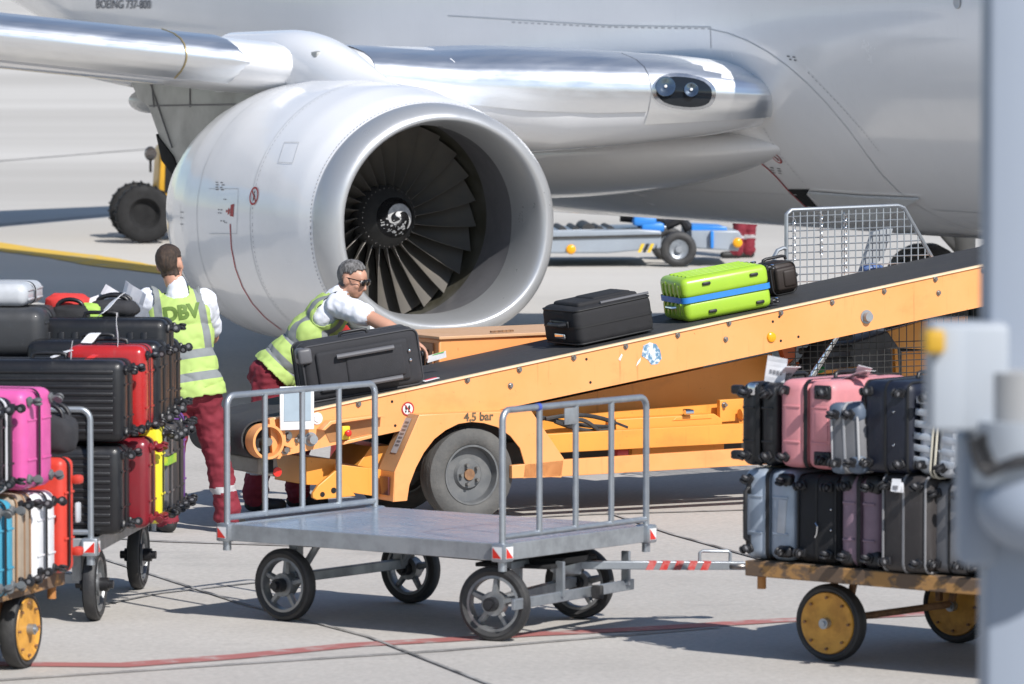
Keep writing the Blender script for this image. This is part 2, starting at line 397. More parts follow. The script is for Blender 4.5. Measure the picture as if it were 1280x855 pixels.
# engine pylon: forward fairing on top of the nacelle and the strut wall behind
mb = MB(); rg = []
for k in range(25):
    t = 0.75+3.3*k/24; u = k/24; top = 2.66+0.50*math.sin(min(1, u*1.5)*math.pi/2)**1.3 - 0.05*u; hw = 0.27*math.sin(min(1, 0.04+u*1.7)*math.pi/2)
    rg.append([Vector((t, hw*math.cos(a), max(2.50, (top-0.30)+0.30*(abs(math.sin(a))**0.8)*(1 if math.sin(a) > 0 else -1)))) for a in [2*math.pi*j/28 for j in range(28)]])
mb.rings(rg, cap0=True, cap1=True); mb.build('pylon_fairing', white_paint, ac, 60)
strut_grey = paint('strut_grey_paint', (0.40, 0.41, 0.40), 0.4, 0, (0.28, 0.28, 0.27), 0.8, 2.4)
mb = MB()
mb.prism([(2.0, 2.0), (2.0, 2.95), (5.6, 2.9), (6.05, 2.74), (5.8, 2.52), (5.55, 2.44), (5.2, 2.05), (4.4, 1.75)], lambda a, z, d: Vector((a, d, z)), -0.20, 0.20, 0.03)
strut = mb.build('pylon_strut', strut_grey, ac, 30)
mb = MB()
for a, b in (((5.0, 2.10), (5.6, 2.80)), ((3.2, 2.5), (5.5, 2.46)), ((4.6, 2.46), (4.6, 2.9)), ((5.4, 2.45), (5.5, 2.9))): mb.tube([Vector((a[0], .205, a[1])), Vector((b[0], .205, b[1]))], 0.008, 5)
mb.build('seam', seam_dark, strut)
mb = MB(); mb.prism([(4.75, 1.75), (4.95, 2.02), (5.35, 2.22), (5.22, 1.98)], lambda a, z, d: Vector((a, d, z)), -0.215, 0.215, 0.01); mb.build('heat_shield', dark_hole, strut)
mb = MB(); mb.sph((5.95, 0.0, 2.50), (0.36, 0.16, 0.11), 20); mb.build('flap_fairing', belly_grey, ac)

# engine nacelle
EZ = 1.607
def sect(t, r, kt, kb, n=96, nb=2.0):
    out = []
    for k in range(n):
        a = 2*math.pi*k/n; y, z = math.cos(a), math.sin(a)
        if z >= 0: out.append(Vector((t, r*y, EZ+r*kt*z)))
        else:
            e = 2/nb; out.append(Vector((t, r*math.copysign(abs(y)**e, y), EZ-r*kb*abs(z)**e)))
    return out
OUT = [(0.25, 1.040, .895, .93), (0.45, 1.085, .915, .93), (0.8, 1.125, .945, .92), (1.3, 1.150, .965, .92), (2.0, 1.163, .965, .93), (2.6, 1.135, .955, .94), (3.0, 1.06, .95, .95), (3.3, .97, .95, .96), (3.55, .88, .95, .97), (3.75, 0.80, .95, .98), (3.77, .72, 1, 1)]
mb = MB(); rg = []
for i in range(len(OUT)-1):
    a, b = OUT[i], OUT[i+1]
    for q in range(5):
        u = q/5; rg.append(sect(*[a[j]+(b[j]-a[j])*u for j in range(4)], nb=2.35))
rg.append(sect(*OUT[-1], nb=2.35))
mb.rings(rg, cap1=True)
nac = mb.build('nacelle', white_paint, ac, 60); sm = nac.modifiers.new('s', 'SMOOTH'); sm.factor = 0.4; sm.iterations = 2
nb_ = bvh_of(nac)
lip_paint = paint('silver_inlet_lip', (0.50, 0.51, 0.52), 0.36, 0.55, (0.42, 0.43, 0.45), 0.5, 3)
mb = MB(); rg = []
n = 22
LIP = [(0.252, 1.043, .895, .93)]
for k in range(n+1):                      # rounded lip from the outside seam round the highlight to the throat
    a = math.pi/2 - math.pi*k/n
    if a >= 0: LIP.append((0.25-0.25*math.cos(a), 0.905+0.136*math.sin(a), .895, .93))
    else: LIP.append((0.45-0.45*math.cos(a), 0.905+0.090*math.sin(a), .895+.03*(-math.sin(a)), .93))
for p in LIP: rg.append(sect(*p, nb=2.35))
mb.rings(rg); mb.build('inlet_lip', lip_paint, nac, 80)
liner = paint('inlet_liner_grey', (0.15, 0.15, 0.16), 0.42, 0.2, (0.10, 0.10, 0.11), 0.6, 3)
mb = MB(); rg = [sect(0.45, 0.8155, .925, .93, nb=2.35), sect(0.55, .812, .95, .95, nb=2.2), sect(0.7, .81, .98, .98), sect(0.9, .815, 1, 1)]
for r_ in rg[2:]:
    for p in r_: p.z += 0.0
mb.rings(rg); mb.build('inlet_duct', liner, nac, 80)
mb = MB(); mb.rings([sect(.9, .815, 1, 1), sect(1.0, .825, 1, 1), sect(1.18, .828, 1, 1), sect(1.5, .828, 1, 1)])
mb.build('fan_case_ring', paint('abradable_ring_olive', (0.05, 0.047, 0.032), 0.6, 0, (0.10, 0.10, 0.09), 0.9, 4), nac, 80)
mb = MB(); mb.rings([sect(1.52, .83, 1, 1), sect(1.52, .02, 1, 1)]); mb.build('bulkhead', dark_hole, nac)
# fan: 24 wide twisted blades and the spinner with its white swirl
fan_mat = paint('fan_blade_titanium', (0.21, 0.20, 0.19), 0.40, 0.4, (0.28, 0.25, 0.205), 0.7, 3)
mb = MB(); rows = []
for i in range(11):
    r = 0.24+0.565*i/10; u = i/10; st = R(28+34*u); ch = 0.25+0.13*u
    front = []; back = []
    for j in range(9):
        v = j/8-0.5; cam_ = 0.035*(1-4*v*v)
        ax = v*ch*math.cos(st)+cam_*math.sin(st); tg = v*ch*math.sin(st)-cam_*math.cos(st); th = 0.008*(1-(2*v)**2)+0.002
        an = tg/r+0.10*u
        for lst, dd in ((front, th), (back, -th)):
            a_ = an+dd*math.cos(st)/r; lst.append(Vector((1.20+ax-0.05*u-dd*math.sin(st), r*math.sin(a_), r*math.cos(a_))))
    rows.append(front+back[::-1])
mb.rings(rows, cap0=True, cap1=True)
blade = mb.build('fan_blade', fan_mat, nac, 50)
blade.matrix_local = Matrix.Translation((0, 0, EZ))
for k in range(1, 24): clone(blade, nac, Matrix.Translation((0, 0, EZ)) @ Matrix.Rotation(2*math.pi*k/24, 4, 'X'))
SP = [(0.80, 0.001), (0.805, 0.02), (0.83, 0.06), (0.88, 0.118), (0.93, 0.165), (1.0, 0.21), (1.06, 0.245), (1.12, 0.262), (1.3, 0.262)]
mb = MB(); Ms = Matrix.Translation((0, 0, EZ))
mb.m(0).lathe(SP[4:], Ms, 48); mb.m(1).lathe(SP[:5], Ms, 48)
mb.m(2)
for k in range(36):
    a = 2*math.pi*k/36; mb.sph((1.04, .237*math.cos(a), EZ+.237*math.sin(a)), 0.006, 6)
sp = mb.build('spinner', [paint('spinner_grey', (0.085, 0.085, 0.085), 0.38, 0.3), paint('spinner_black', (0.012, 0.012, 0.013), 0.25), steel], nac, 40); spb = bvh_of(sp)
def cone_pt(r, a):
    for i in range(len(SP)-1):
        if SP[i][1] <= r <= SP[i+1][1]:
            u = (r-SP[i][1])/(SP[i+1][1]-SP[i][1]); return Vector((SP[i][0]+u*(SP[i+1][0]-SP[i][0])-0.004, r*math.cos(a), EZ+r*math.sin(a)))
mb = MB(); L1 = []; L2 = []
for k in range(40):                        # comma-shaped spiral, head at the tip
    u = k/39; a = R(-60)+u*R(285); r = 0.028+0.098*u; w_ = 0.048*(1-u)**0.6*min(1, u*6+0.25)+0.004
    L1.append(cone_pt(min(.16, r+w_), a)); L2.append(cone_pt(max(.004, r-w_), a))
mb.rings([L1, L2], closed=False)
rr = random.Random(3)
for k in range(46):
    a = R(-150)+rr.random()*R(150); r = 0.05+rr.random()*0.095; s_ = 0.003+rr.random()*0.008
    mb.face([cone_pt(max(.003, min(.16, r+s_*math.sin(q))), a+s_*math.cos(q)/r*(0.6+rr.random()*.8)) for q in [2*math.pi*j/6 for j in range(6)]])
mb.build('swirl_mark', paint('white_swirl_paint', (0.60, 0.60, 0.60), 0.5, 0, (0.3, 0.3, 0.3), 0.8, 25), nac)
# seams, rivets, red line and small markings of the nacelle
def on(bv, px, py, off=0.004):
    h = hit(bv, ACM, px, py)
    return (h[0]+h[1]*off, h[1]) if h else None
def surf_line(mb, bv, pxs, w, off=0.004, step=14, dash=0):
    P = []
    for i in range(len(pxs)-1):
        for k in range(step):
            u = k/step; P.append((pxs[i][0]+(pxs[i+1][0]-pxs[i][0])*u, pxs[i][1]+(pxs[i+1][1]-pxs[i][1])*u))
    P.append(pxs[-1])
    H_ = [on(bv, *p, off) for p in P]
    for i in range(len(H_)-1):
        if dash and i % 2: continue
        if not (H_[i] and H_[i+1]): continue
        (a, na), (b, nb2) = H_[i], H_[i+1]
        if (b-a).length > 0.6: continue
        t = (b-a)
        if t.length < 1e-5: continue
        s_ = t.normalized().cross(na)*w/2; mb.face([a-s_, a+s_, b+s_, b-s_])
def bez(p0, p1, p2, n=8):
    return [((1-u)**2*p0[0]+2*u*(1-u)*p1[0]+u*u*p2[0], (1-u)**2*p0[1]+2*u*(1-u)*p1[1]+u*u*p2[1]) for u in [k/n for k in range(n+1)]]
def ring_at(mb, t, a0, a1, w, n=60, off=0.004, dot=False):
    for i in range(len(OUT)-1):
        if OUT[i][0] <= t <= OUT[i+1][0]:
            u = (t-OUT[i][0])/(OUT[i+1][0]-OUT[i][0]); P = [OUT[i][j]+u*(OUT[i+1][j]-OUT[i][j]) for j in range(4)]; break
    A = sect(t-w/2, P[1]+off, P[2], P[3], 360, 2.35); B = sect(t+w/2, P[1]+off, P[2], P[3], 360, 2.35)
    for k in range(a0, a1):
        if dot and k % 2: continue
        mb.face([A[k % 360], A[(k+1) % 360], B[(k+1) % 360], B[k % 360]])
mb = MB(); ring_at(mb, 1.22, 0, 360, 0.007); ring_at(mb, 2.28, 0, 360, 0.007); mb.build('seam', seam, nac)
mb = MB(); ring_at(mb, 0.275, 0, 360, 0.010, dot=True, off=.007); ring_at(mb, 1.18, 0, 360, 0.005, dot=True); mb.build('rivet_row', seam_dark, nac)
mb = MB(); surf_line(mb, nb_, bez((288, 280), (287, 372), (352, 412), 6), 0.018); mb.build('red_stripe', paint('red_marking_paint', (0.42, 0.02, 0.025), 0.4), nac)
for pts in ([(356, 178), (374, 178), (366, 204), (348, 203), (356, 178)], [(262, 236), (298, 236), (296, 292), (262, 292)], [(225, 256), (228, 290)]):
    mb = MB(); surf_line(mb, nb_, pts, 0.006, step=6); mb.build('access_panel_outline', seam, nac)
mb = MB()
for (x, y, l) in ((270, 228, 9), (270, 231, 11), (270, 234, 8), (270, 237, 10), (273, 262, 5), (273, 266, 4), (276, 276, 5), (280, 249, 3), (281, 278, 3), (226, 265, 3), (226, 272, 3), (226, 280, 3)):
    surf_line(mb, nb_, [(x, y), (x+l, y+.4)], 0.009, step=3, dash=1)
mb.build('stencil_text', seam_dark, nac)
def decal_sign(bv, px, py, r, parent, kind, M=ACM, off=0.004):
    """round prohibition sign: white disc, red ring and bar, black figure"""
    h = hit(bv, M, px, py); p, n = h[0]+h[1]*off, h[1]
    up = Vector((0, 0, 1)); x = up.cross(n).normalized(); y = n.cross(x)
    f = lambda u, v, d=0.0: p+x*u+y*v+n*d
    mb = MB()
    mb.m(0)
    for q in ring2d(0.0005, r*0.9): mb.face([f(*c) for c in q])
    mb.m(1)
    for q in ring2d(r*0.78, r): mb.face([f(*c, .0015) for c in q])
    mb.m(2)
    if kind == 'figure':
        for q in ([(-.12, -.5), (.1, -.5), (.16, .2), (-.1, .25)], [(-.1, .3), (.12, .3), (.12, .5), (-.1, .5)], [(.1, .2), (.4, -.1), (.35, -.2), (.1, 0)]): mb.face([f(a*r, b*r, .0012) for a, b in q])
    else:
        for cx in (-.27, .22):
            for (cy, ry, rx) in ((.16, .33, .17), (-.36, .16, .13)):
                mb.face([f((cx+rx*math.cos(a)-.05*(cy < 0))*r, (cy+ry*math.sin(a))*r, .0012) for a in [2*math.pi*j/14 for j in range(14)]])
    mb.m(1); c, s_ = math.cos(R(135)), math.sin(R(135)); w_ = 0.09
    mb.face([f((c*a*.85-s_*b*w_)*r, (s_*a*.85+c*b*w_)*r, .0025) for a, b in ((-1, -1), (1, -1), (1, 1), (-1, 1))])
    return mb.build('prohibition_sign', [paint('sign_white', (0.72, 0.72, 0.72), 0.45), paint('sign_red', (0.42, 0.03, 0.03), 0.45), paint('sign_black', (0.02, 0.02, 0.02), 0.5)], parent, 0)
decal_sign(nb_, 318, 245, 0.075, nac, 'figure')
mb = MB()
for q in ([(289, 256), (293, 255), (292, 271), (288, 270)], [(286, 260), (288, 262), (287, 267), (285, 269)], [(283, 262), (286, 264), (283, 266)]):
    mb.face([on(nb_, *c, .005)[0] for c in q])
mb.build('warning_mark', MATS['red_marking_paint'], nac)
# chine on the inboard side
mb = MB(); mb.prism([(0.9, 1.0), (1.25, 1.22), (1.9, 1.34), (2.05, 1.30), (2.1, 1.05)], lambda a, z, d: Vector((a, -z*0.82+0.0*d+d*0.6, EZ+z*0.62+d)), -0.012, 0.012)
mb.build('chine', paint('pale_blue_grey', (0.55, 0.62, 0.70), 0.35), nac)
mb = MB(); mb.lathe([(3.3, .60), (3.9, .50), (4.3, .42)], Ms, 40); mb.lathe([(4.1, .3), (4.5, .16), (4.8, .02)], Ms, 30)
mb.build('exhaust_nozzle', paint('burnt_nozzle_metal', (0.2, 0.17, 0.14), 0.4, 0.8), nac)
# the second engine, same shell on the far side
mb = MB(); rg = []
for P in LIP[::-1]: rg.append(sect(*P, nb=2.35))
for P in OUT: rg.append(sect(*P, nb=2.35))
mb.rings([[Vector((p.x, p.y+2*YF, p.z)) for p in r_] for r_ in rg], cap0=True, cap1=True); mb.build('far_nacelle', white_paint, ac, 60)

# main landing gear
gm = paint('gear_leg_grey', (0.5, 0.5, 0.5), 0.4)
for y in (YF+3.0, YF-3.0):
    mb = MB(); mb.cyl((5.2, y, 0.55), (5.1, y, 2.4), 0.10); mb.cyl((5.2, y-.5, .56), (5.2, y+.5, .56), .07); mb.cyl((5.2, y, 1.0), (5.6, y+math.copysign(1.0, -y+YF), 2.2), .05)
    leg = mb.build('landing_gear', gm, ac)
    for s_ in (-1, 1):
        mb = MB(); mb.lathe([(-.17, .34), (-.2, .42), (-.17, .52), (-.08, .56), (.08, .56), (.17, .52), (.2, .42), (.17, .34)], Matrix.Translation((5.2, y+s_*.43, .56)) @ Matrix.Rotation(R(90), 4, 'Z'), 40)
        mb.cyl((5.2, y+s_*.43-.16, .56), (5.2, y+s_*.43+.16, .56), .35, n=30); mb.build('gear_wheel', rubber, leg)
mb = MB(); mb.box((-9, YF, 1.0), (.14, .14, 1.5)); mb.cyl((-9, YF-.28, .34), (-9, YF-.1, .34), .34, n=30); mb.cyl((-9, YF+.1, .34), (-9, YF+.28, .34), .34, n=30); mb.build('nose_gear', rubber, ac)

# landing light window in the leading edge, its lamps, markings on the body
lamp_glass = bpy.data.materials.new('lamp_cover_glass'); lamp_glass.use_nodes = True
bb = lamp_glass.node_tree.nodes['Principled BSDF']; bb.inputs['Base Color'].default_value = (0.9, 0.95, 1, 1); bb.inputs['Roughness'].default_value = 0.02; bb.inputs['Transmission Weight'].default_value = 1.0; bb.inputs['IOR'].default_value = 1.2
def ell_px(cx, cy, rx, ry, rot, n=28, p=2.6):
    o = []
    for k in range(n):
        a = 2*math.pi*k/n; c, s_ = math.cos(a), math.sin(a)
        x = rx*math.copysign(abs(c)**(2/p), c); y = ry*math.copysign(abs(s_)**(2/p), s_)
        o.append((cx+x*math.cos(rot)-y*math.sin(rot), cy+x*math.sin(rot)+y*math.cos(rot)))
    return o
def onw(px, py, off):
    best = None
    for bv in (wb, frb, fb):
        h = hit(bv, ACM, px, py)
        if h:
            dd = (ACM @ h[0]).y
            if best is None or dd < best[0]: best = (dd, h[0]+h[1]*off, h[1])
    return best[1], best[2]
def patch(mb, pts, off):
    cx = sum(p[0] for p in pts)/len(pts); cy = sum(p[1] for p in pts)/len(pts)
    R_ = [[onw(cx+(x-cx)*k, cy+(y-cy)*k, off)[0] for x, y in pts] for k in (0.05, .35, .65, .85, 1.0)]
    mb.rings(R_, cap0=True)
mb = MB(); patch(mb, ell_px(855, 115, 40, 21, R(6), p=2.4), 0.020); ll = mb.build('landing_light', paint('lamp_surround_metal', (0.55, 0.57, 0.60), 0.2, 0.9), ac, 60)
mb = MB(); patch(mb, ell_px(855, 115, 35, 17, R(6), p=2.4), 0.026); mb.build('lamp_recess', paint('lamp_recess_dark', (0.012, 0.016, 0.022), 0.08), ll, 60)
for x, y, r in ((832, 109, .085), (864, 113, .062)):
    p, n = onw(x, y, 0.03); q = n.to_track_quat('X', 'Z').to_matrix().to_4x4()
    mb = MB(); Mq = Matrix.Translation(p) @ q
    mb.m(0).lathe([(0.004, r), (0.012, r*.96), (0.012, r*.86), (0.002, r*.5), (0.0, 0.002)], Mq, 28); mb.m(1).lathe([(.016, .012), (.02, .001)], Mq, 16)
    mb.build('lamp', [paint('lamp_reflector', (0.16, 0.20, 0.25), 0.15, 0.9, (0.1, 0.12, 0.14), 0.7, 30), white_refl], ll)
decal_sign(fb, 971, 197, 0.062, ac, 'figure', off=0.006)
mb = MB(); surf_line(mb, fb, bez((936, 193), (962, 208), (984, 236), 4)+bez((984, 236), (998, 250), (1012, 262), 3), 0.022, .006); mb.build('red_stripe', MATS['red_marking_paint'], ac)
mb = MB(); mb.face([on(fb, *c, .008)[0] for c in ((985, 236), (1012, 236), (1008, 243), (1022, 258), (1008, 257))]); mb.build('air_inlet', dark_hole, ac)
h0 = [on(fb, *c, .01)[0] for c in ((1012, 238), (1050, 258), (1105, 262), (1150, 246), (1075, 243))]; nn = on(fb, 1070, 252)[1]
mb = MB(); bm_ = bmesh.new(); a_ = [bm_.verts.new(p) for p in h0]; c_ = [bm_.verts.new(p+nn*(.02 if i in (3, 4, 0) else .10)) for i, p in enumerate(h0)]
bm_.faces.new(c_)
for i in range(5): bm_.faces.new((a_[i], a_[(i+1) % 5], c_[(i+1) % 5], c_[i]))
mb.merge(bm_); mb.build('inlet_door', belly_grey, ac, 20)
mb = MB()
surf_line(mb, fb, [(720, 226), (800, 234), (900, 240), (1000, 243)], 0.012, .005, step=26, dash=1)
surf_line(mb, fb, bez((955, 160), (985, 215), (1040, 262), 6), 0.010, .005, step=8, dash=1)
surf_line(mb, fb, bez((1010, 90), (1070, 150), (1100, 190), 6), 0.010, .005, step=8, dash=1)
surf_line(mb, fb, [(640, 28), (760, 34), (885, 36)], 0.010, .005, step=30, dash=1)
mb.build('rivet_row', paint('rivet_light', (0.50, 0.50, 0.51), 0.5), ac)
mb = MB(); surf_line(mb, fb, [(560, 20), (760, 32), (888, 34), (889, 60)], 0.010, .005); surf_line(mb, fb, bez((1085, 195), (1130, 265), (1228, 292), 6), 0.012, .005)
surf_line(mb, fb, [(1168, 262), (1240, 267)], 0.010, .005); surf_line(mb, fb, bez((885, 36), (985, 50), (1085, 195), 8), 0.008, .005); mb.build('seam', seam, ac)
mb = MB()
for (x, y, l) in ((963, 209, 17), (963, 212, 19), (966, 215, 15), (984, 70, 14), (987, 74, 12)): surf_line(mb, fb, [(x, y), (x+l, y+2)], 0.012, .005, step=4, dash=1)
mb.build('stencil_text', seam_dark, ac)
h = on(fb, 1197, 3, .004)
mb = MB(); q = h[1].to_track_quat('X', 'Z').to_matrix().to_4x4(); mb.lathe([(.004, .05), (.008, .045), (.004, .03), (.003, .001)], Matrix.Translation(h[0]) @ q, 24); mb.build('fuselage_port', seam, ac)
bm_ = text_polys('BOEING 737-800', 1.0, 0.012, 1)
xs = [v.co.x for v in bm_.verts]; x0, x1 = min(xs), max(xs); ys = [v.co.y for v in bm_.verts]; y0, y1 = min(ys), max(ys); ok = True
for v in bm_.verts:
    u = (v.co.x-x0)/(x1-x0); w_ = (v.co.y-y0)/(y1-y0); r_ = on(fb, 121+68*u, 10.5-11*w_+0.5*u, .01)
    if r_: v.co = r_[0]
    else: ok = False
mb = MB(); mb.merge(bm_); mb.build('fuselage_lettering', paint('lettering_grey', (0.10, 0.11, 0.14), 0.5), ac, 0)
# ------------------------------------------------------------------ belt loader (local x = along the belt towards the aircraft, y = away from us)
W0 = Vector((-0.245, 32.06, 0)); PHI = R(29)
LM = TR(W0, PHI); LI = LM.inverted()
def L(px, py, w):
    """pixel -> (along, height) on the loader's own vertical plane at width w"""
    o = LI @ CP; d = LI.to_3x3() @ ray(px, py); k = (w-o.y)/d.y; p = o+d*k; return (p.x, p.z)
def LP(pts, w): return [L(x, y, w) for x, y in pts]
lw = lambda a, z, d: Vector((a, d, z))
bl = thing('belt_loader', 'orange yellow airport belt loader carrying suitcases up a sloping black belt to the aircraft', 'belt loader', LM)
WR = 0.12                                                     # near side plate of the conveyor
tA, tB = L(393, 511, WR), L(1232, 330, WR); bA, bB = L(393, 563.5, WR), L(1232, 383, WR)
sT = (tB[1]-tA[1])/(tB[0]-tA[0]); sB = (bB[1]-bA[1])/(bB[0]-bA[0]); ALPHA = math.atan(sT)
top = lambda a: tA[1]+sT*(a-tA[0]); bot = lambda a: bA[1]+sB*(a-bA[0])
aL = L(341, 520, WR)[0]; aR = 6.3
mb = MB(); mb.prism([(aL, bot(aL)+.01), (aL, top(aL)-.02), (aL+.04, top(aL+.04)), (aR, top(aR)), (aR, bot(aR))], lw, WR, WR+.02)
rail = mb.build('side_rail', rail_paint, bl, 20)
mb = MB(); mb.prism([(aL, top(aL)+.001), (aR, top(aR)+.001), (aR, top(aR)-.011), (aL, top(aL)-.011)], lw, WR-.012, WR+.035); mb.build('rail_lip', paint('pale_worn_edge', (0.80, 0.62, 0.42), 0.4, 0, (0.7, 0.45, 0.2), 0.7, 6), rail, 20)
mb = MB(); mb.prism([(aL, bot(aL)), (aL, top(aL)), (aR, top(aR)), (aR, bot(aR))], lw, .90, .92); mb.build('side_rail', rail_paint, bl, 20)
# belt loop round its end drum
dc = L(327, 551, WR); rd = 0.108; rb_ = 0.118
zb = lambda a: top(a)+.004
P = [(dc[0]+rb_*math.cos(q)-.01, dc[1]+rb_*math.sin(q)+.01) for q in [R(100+k*10) for k in range(18)]]
out = [(aR, zb(aR))] + [(aR-(aR-aL-.08)*k/30, zb(aR-(aR-aL-.08)*k/30)) for k in range(1, 31)] + P + [(aL+.4, top(aL+.4)-.19), (aR, top(aR)-.19)]
inn = [(aR, zb(aR)-.012)] + [(aR-(aR-aL-.08)*k/30, zb(aR-(aR-aL-.08)*k/30)-.012) for k in range(1, 31)] + [(dc[0]+(rb_-.012)*math.cos(q)-.01, dc[1]+(rb_-.012)*math.sin(q)+.01) for q in [R(100+k*10) for k in range(18)]] + [(aL+.4, top(aL+.4)-.178), (aR, top(aR)-.178)]
belt_mat = paint('ribbed_black_belt', (0.030, 0.030, 0.032), 0.7, 0, (0.055, 0.054, 0.053), 0.7, 5, stretch=(0.4, 6, 1), bump=0.4, bscale=120)
mb = MB(); mb.rings([[lw(a, z, .145) for a, z in out], [lw(a, z, .895) for a, z in out], [lw(a, z, .895) for a, z in inn], [lw(a, z, .145) for a, z in inn], [lw(a, z, .145) for a, z in out]], closed=False)
mb.build('belt', belt_mat, bl, 40)
mb = MB(); mb.cyl(lw(*dc, .135), lw(*dc, .90), rd-.004, n=40); mb.build('end_drum', steel, bl)
Md = Matrix.Translation(lw(*dc, 0)) @ Matrix.Rotation(R(90), 4, 'Z')
mb = MB(); mb.lathe([(.13, rd), (.02, rd), (.02, rd-.016), (.12, rd-.022)], Md, 48); mb.build('drum_guard_ring', rail_paint, bl, 40)
mb = MB(); mb.m(0).lathe([(.10, rd-.02), (.10, .001)], Md, 32); mb.m(1).cyl(lw(dc[0], dc[1], .02), lw(dc[0], dc[1], .10), .026, n=20); mb.m(1).cyl(lw(dc[0]-.045, dc[1]-.05, .07), lw(dc[0]-.045, dc[1]-.05, .10), .012, n=10)
mb.build('drum_bearing', [dark_hole, steel], bl)
# end bracket, adjusters, controls of the lower end
mb = MB(); mb.prism(LP([(337, 524), (343, 522), (352, 571), (350, 574), (341, 573)], WR-.05), lw, WR-.05, WR, .004)
mb.prism(LP([(351, 530), (356, 530), (358, 553), (366, 556), (366, 561), (354, 557)], WR-.03), lw, WR-.03, WR, .004); mb.build('end_bracket', rail_paint, bl, 20)
def bolt_at(px, py, r, name='bolt', mat=steel, w=None, proud=.03):
    a, z = L(px, py, WR if w is None else w); w_ = WR if w is None else w
    mb = MB(); mb.cyl((a, w_+.001, z), (a, w_-.006, z), r*1.35, n=18); mb.cyl((a, w_-.006, z), (a, w_-proud, z), r, r*.85, n=6 if r < .03 else 24)
    return mb.build(name, mat, bl, 30)
for x, y, r in ((359, 545, .024), (356, 562, .022), (344, 547, .011), (376, 547, .02), (371, 550, .013)): bolt_at(x, y, r)
bolt_at(388, 549, .033, 'adjuster_knob', galv_dull, proud=.05); bolt_at(396, 523, .028, 'round_cap', white_refl, proud=.012)
mb = MB(); a0, z0 = L(371, 510, WR-.06); mb.box((a0, WR-.06, z0), (.235, .012, .27), .004); brd = mb.build('document_holder', paint('holder_white', (0.72, 0.73, 0.74), 0.4), bl)
mb = MB(); mb.box((a0, WR-.068, z0+.02), (.185, .004, .20)); mb.build('grey_sheet', paint('holder_sheet_blue_grey', (0.33, 0.40, 0.46), 0.35), brd)
# pocket with the emergency button
mb = MB(); mb.prism(LP([(400, 537), (411, 526), (468, 519), (475, 519), (481, 521), (474, 521), (413, 530), (404, 538)], WR-.05), lw, WR-.075, WR, .003)
mb.prism(LP([(428, 556), (431, 551), (466, 543), (466, 547)], WR-.05), lw, WR-.06, WR, .003); mb.build('pocket_edge', rail_paint, bl, 20)
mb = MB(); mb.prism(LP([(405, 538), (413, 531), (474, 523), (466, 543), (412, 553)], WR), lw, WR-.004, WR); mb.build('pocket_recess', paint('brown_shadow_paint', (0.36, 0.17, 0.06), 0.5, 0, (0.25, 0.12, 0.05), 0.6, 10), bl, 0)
a0, z0 = L(432, 541, WR-.05); mb = MB(); mb.box((a0, WR-.03, z0), (.055, .06, .085), .006); eb = mb.build('emergency_stop_box', paint('safety_yellow', (0.80, 0.55, 0.03), 0.4), bl)
mb = MB(); mb.cyl((a0, WR-.06, z0), (a0, WR-.085, z0), .013); mb.sph((a0, WR-.09, z0), (.022, .012, .022)); mb.build('red_button', paint('red_plastic', (0.65, 0.03, 0.02), 0.3), eb)
# bolts and holes along the plate
for x, y in ((448, 505), (584, 475), (649, 462), (717, 447), (638, 482)): bolt_at(x, y, .014, proud=.018)
for x, y in ((782, 433), (847, 419), (911, 404), (976, 391), (907, 424), (1040, 378), (1105, 364), (1169, 349), (1173, 366), (1229, 338)): bolt_at(x, y, .013, proud=.018)
bolt_at(1083, 396, .034, 'roller_cap', galv_dull, proud=.04)
for x, y in ((490, 502), (733, 449), (738, 478), (494, 532), (966, 402), (998, 421), (976, 426), (974, 396)):
    a, z = L(x, y, WR); mb = MB(); mb.cyl((a, WR-.0015, z), (a, WR+.002, z), .009, n=12); mb.build('bolt_hole', dark_hole, bl)
a, z = L(964, 421.5, WR); mb = MB(); mb.lathe([(0, .034), (-.012, .030), (-.018, .02), (-.02, .001)], Matrix.Translation((a, WR, z)) @ Matrix.Rotation(R(90), 4, 'Z'), 28); mb.build('amber_reflector', paint('amber_reflector', (0.85, 0.38, 0.01), 0.2), bl)
# peeling stickers, the keep-off sign
mb = MB(); rr = random.Random(5); c = (815, 441)
pts = [(804, 432), (812, 428), (820, 430), (825, 438), (827, 448), (822, 455), (814, 456), (810, 450), (802, 445)]
mb.prism(LP(pts, WR-.001), lw, WR-.003, WR-.001); mb.build('torn_sticker', paint('torn_sticker_blue', (0.10, 0.22, 0.34), 0.6, 0, (0.62, 0.66, 0.70), 1.0, 22, lo=.45, hi=.55), bl, 0)
for pts in ([(773, 449), (777, 442), (778, 444), (775, 451)], [(800, 452), (795, 458), (797, 452), (801, 447)]):
    mb = MB(); mb.prism(LP(pts, WR-.001), lw, WR-.003, WR-.001); mb.build('sticker_scrap', tag_white, bl, 0)
def flat_sign(px, py, r, w, parent, kind):
    a, z = L(px, py, w); f = lambda u, v, d=0: Vector((a+u, w-.003-d, z+v)); mb = MB(); mb.m(0)
    for q in ring2d(0.0005, r*.9): mb.face([f(*c) for c in q])
    mb.m(1)
    for q in ring2d(r*.8, r): mb.face([f(*c, .0015) for c in q])
    mb.m(2)
    for cx in (-.27, .22):
        for (cy, ry, rx) in ((.16, .36, .18), (-.38, .16, .14)): mb.face([f((cx+rx*math.cos(q)-.06*(cy < 0))*r, (cy+ry*math.sin(q))*r, .0012) for q in [2*math.pi*j/16 for j in range(16)]])
    mb.m(1); c, s_ = math.cos(R(-50)), math.sin(R(-50))
    mb.face([f((c*p*.82-s_*q*.07)*r, (s_*p*.82+c*q*.07)*r, .0025) for p, q in ((-1, -1), (1, -1), (1, 1), (-1, 1))])
    mb.build('keep_off_sign', [MATS['sign_white'], MATS['sign_red'], MATS['sign_black']], parent, 0)
flat_sign(509.5, 511, .044, WR, bl, 'feet')

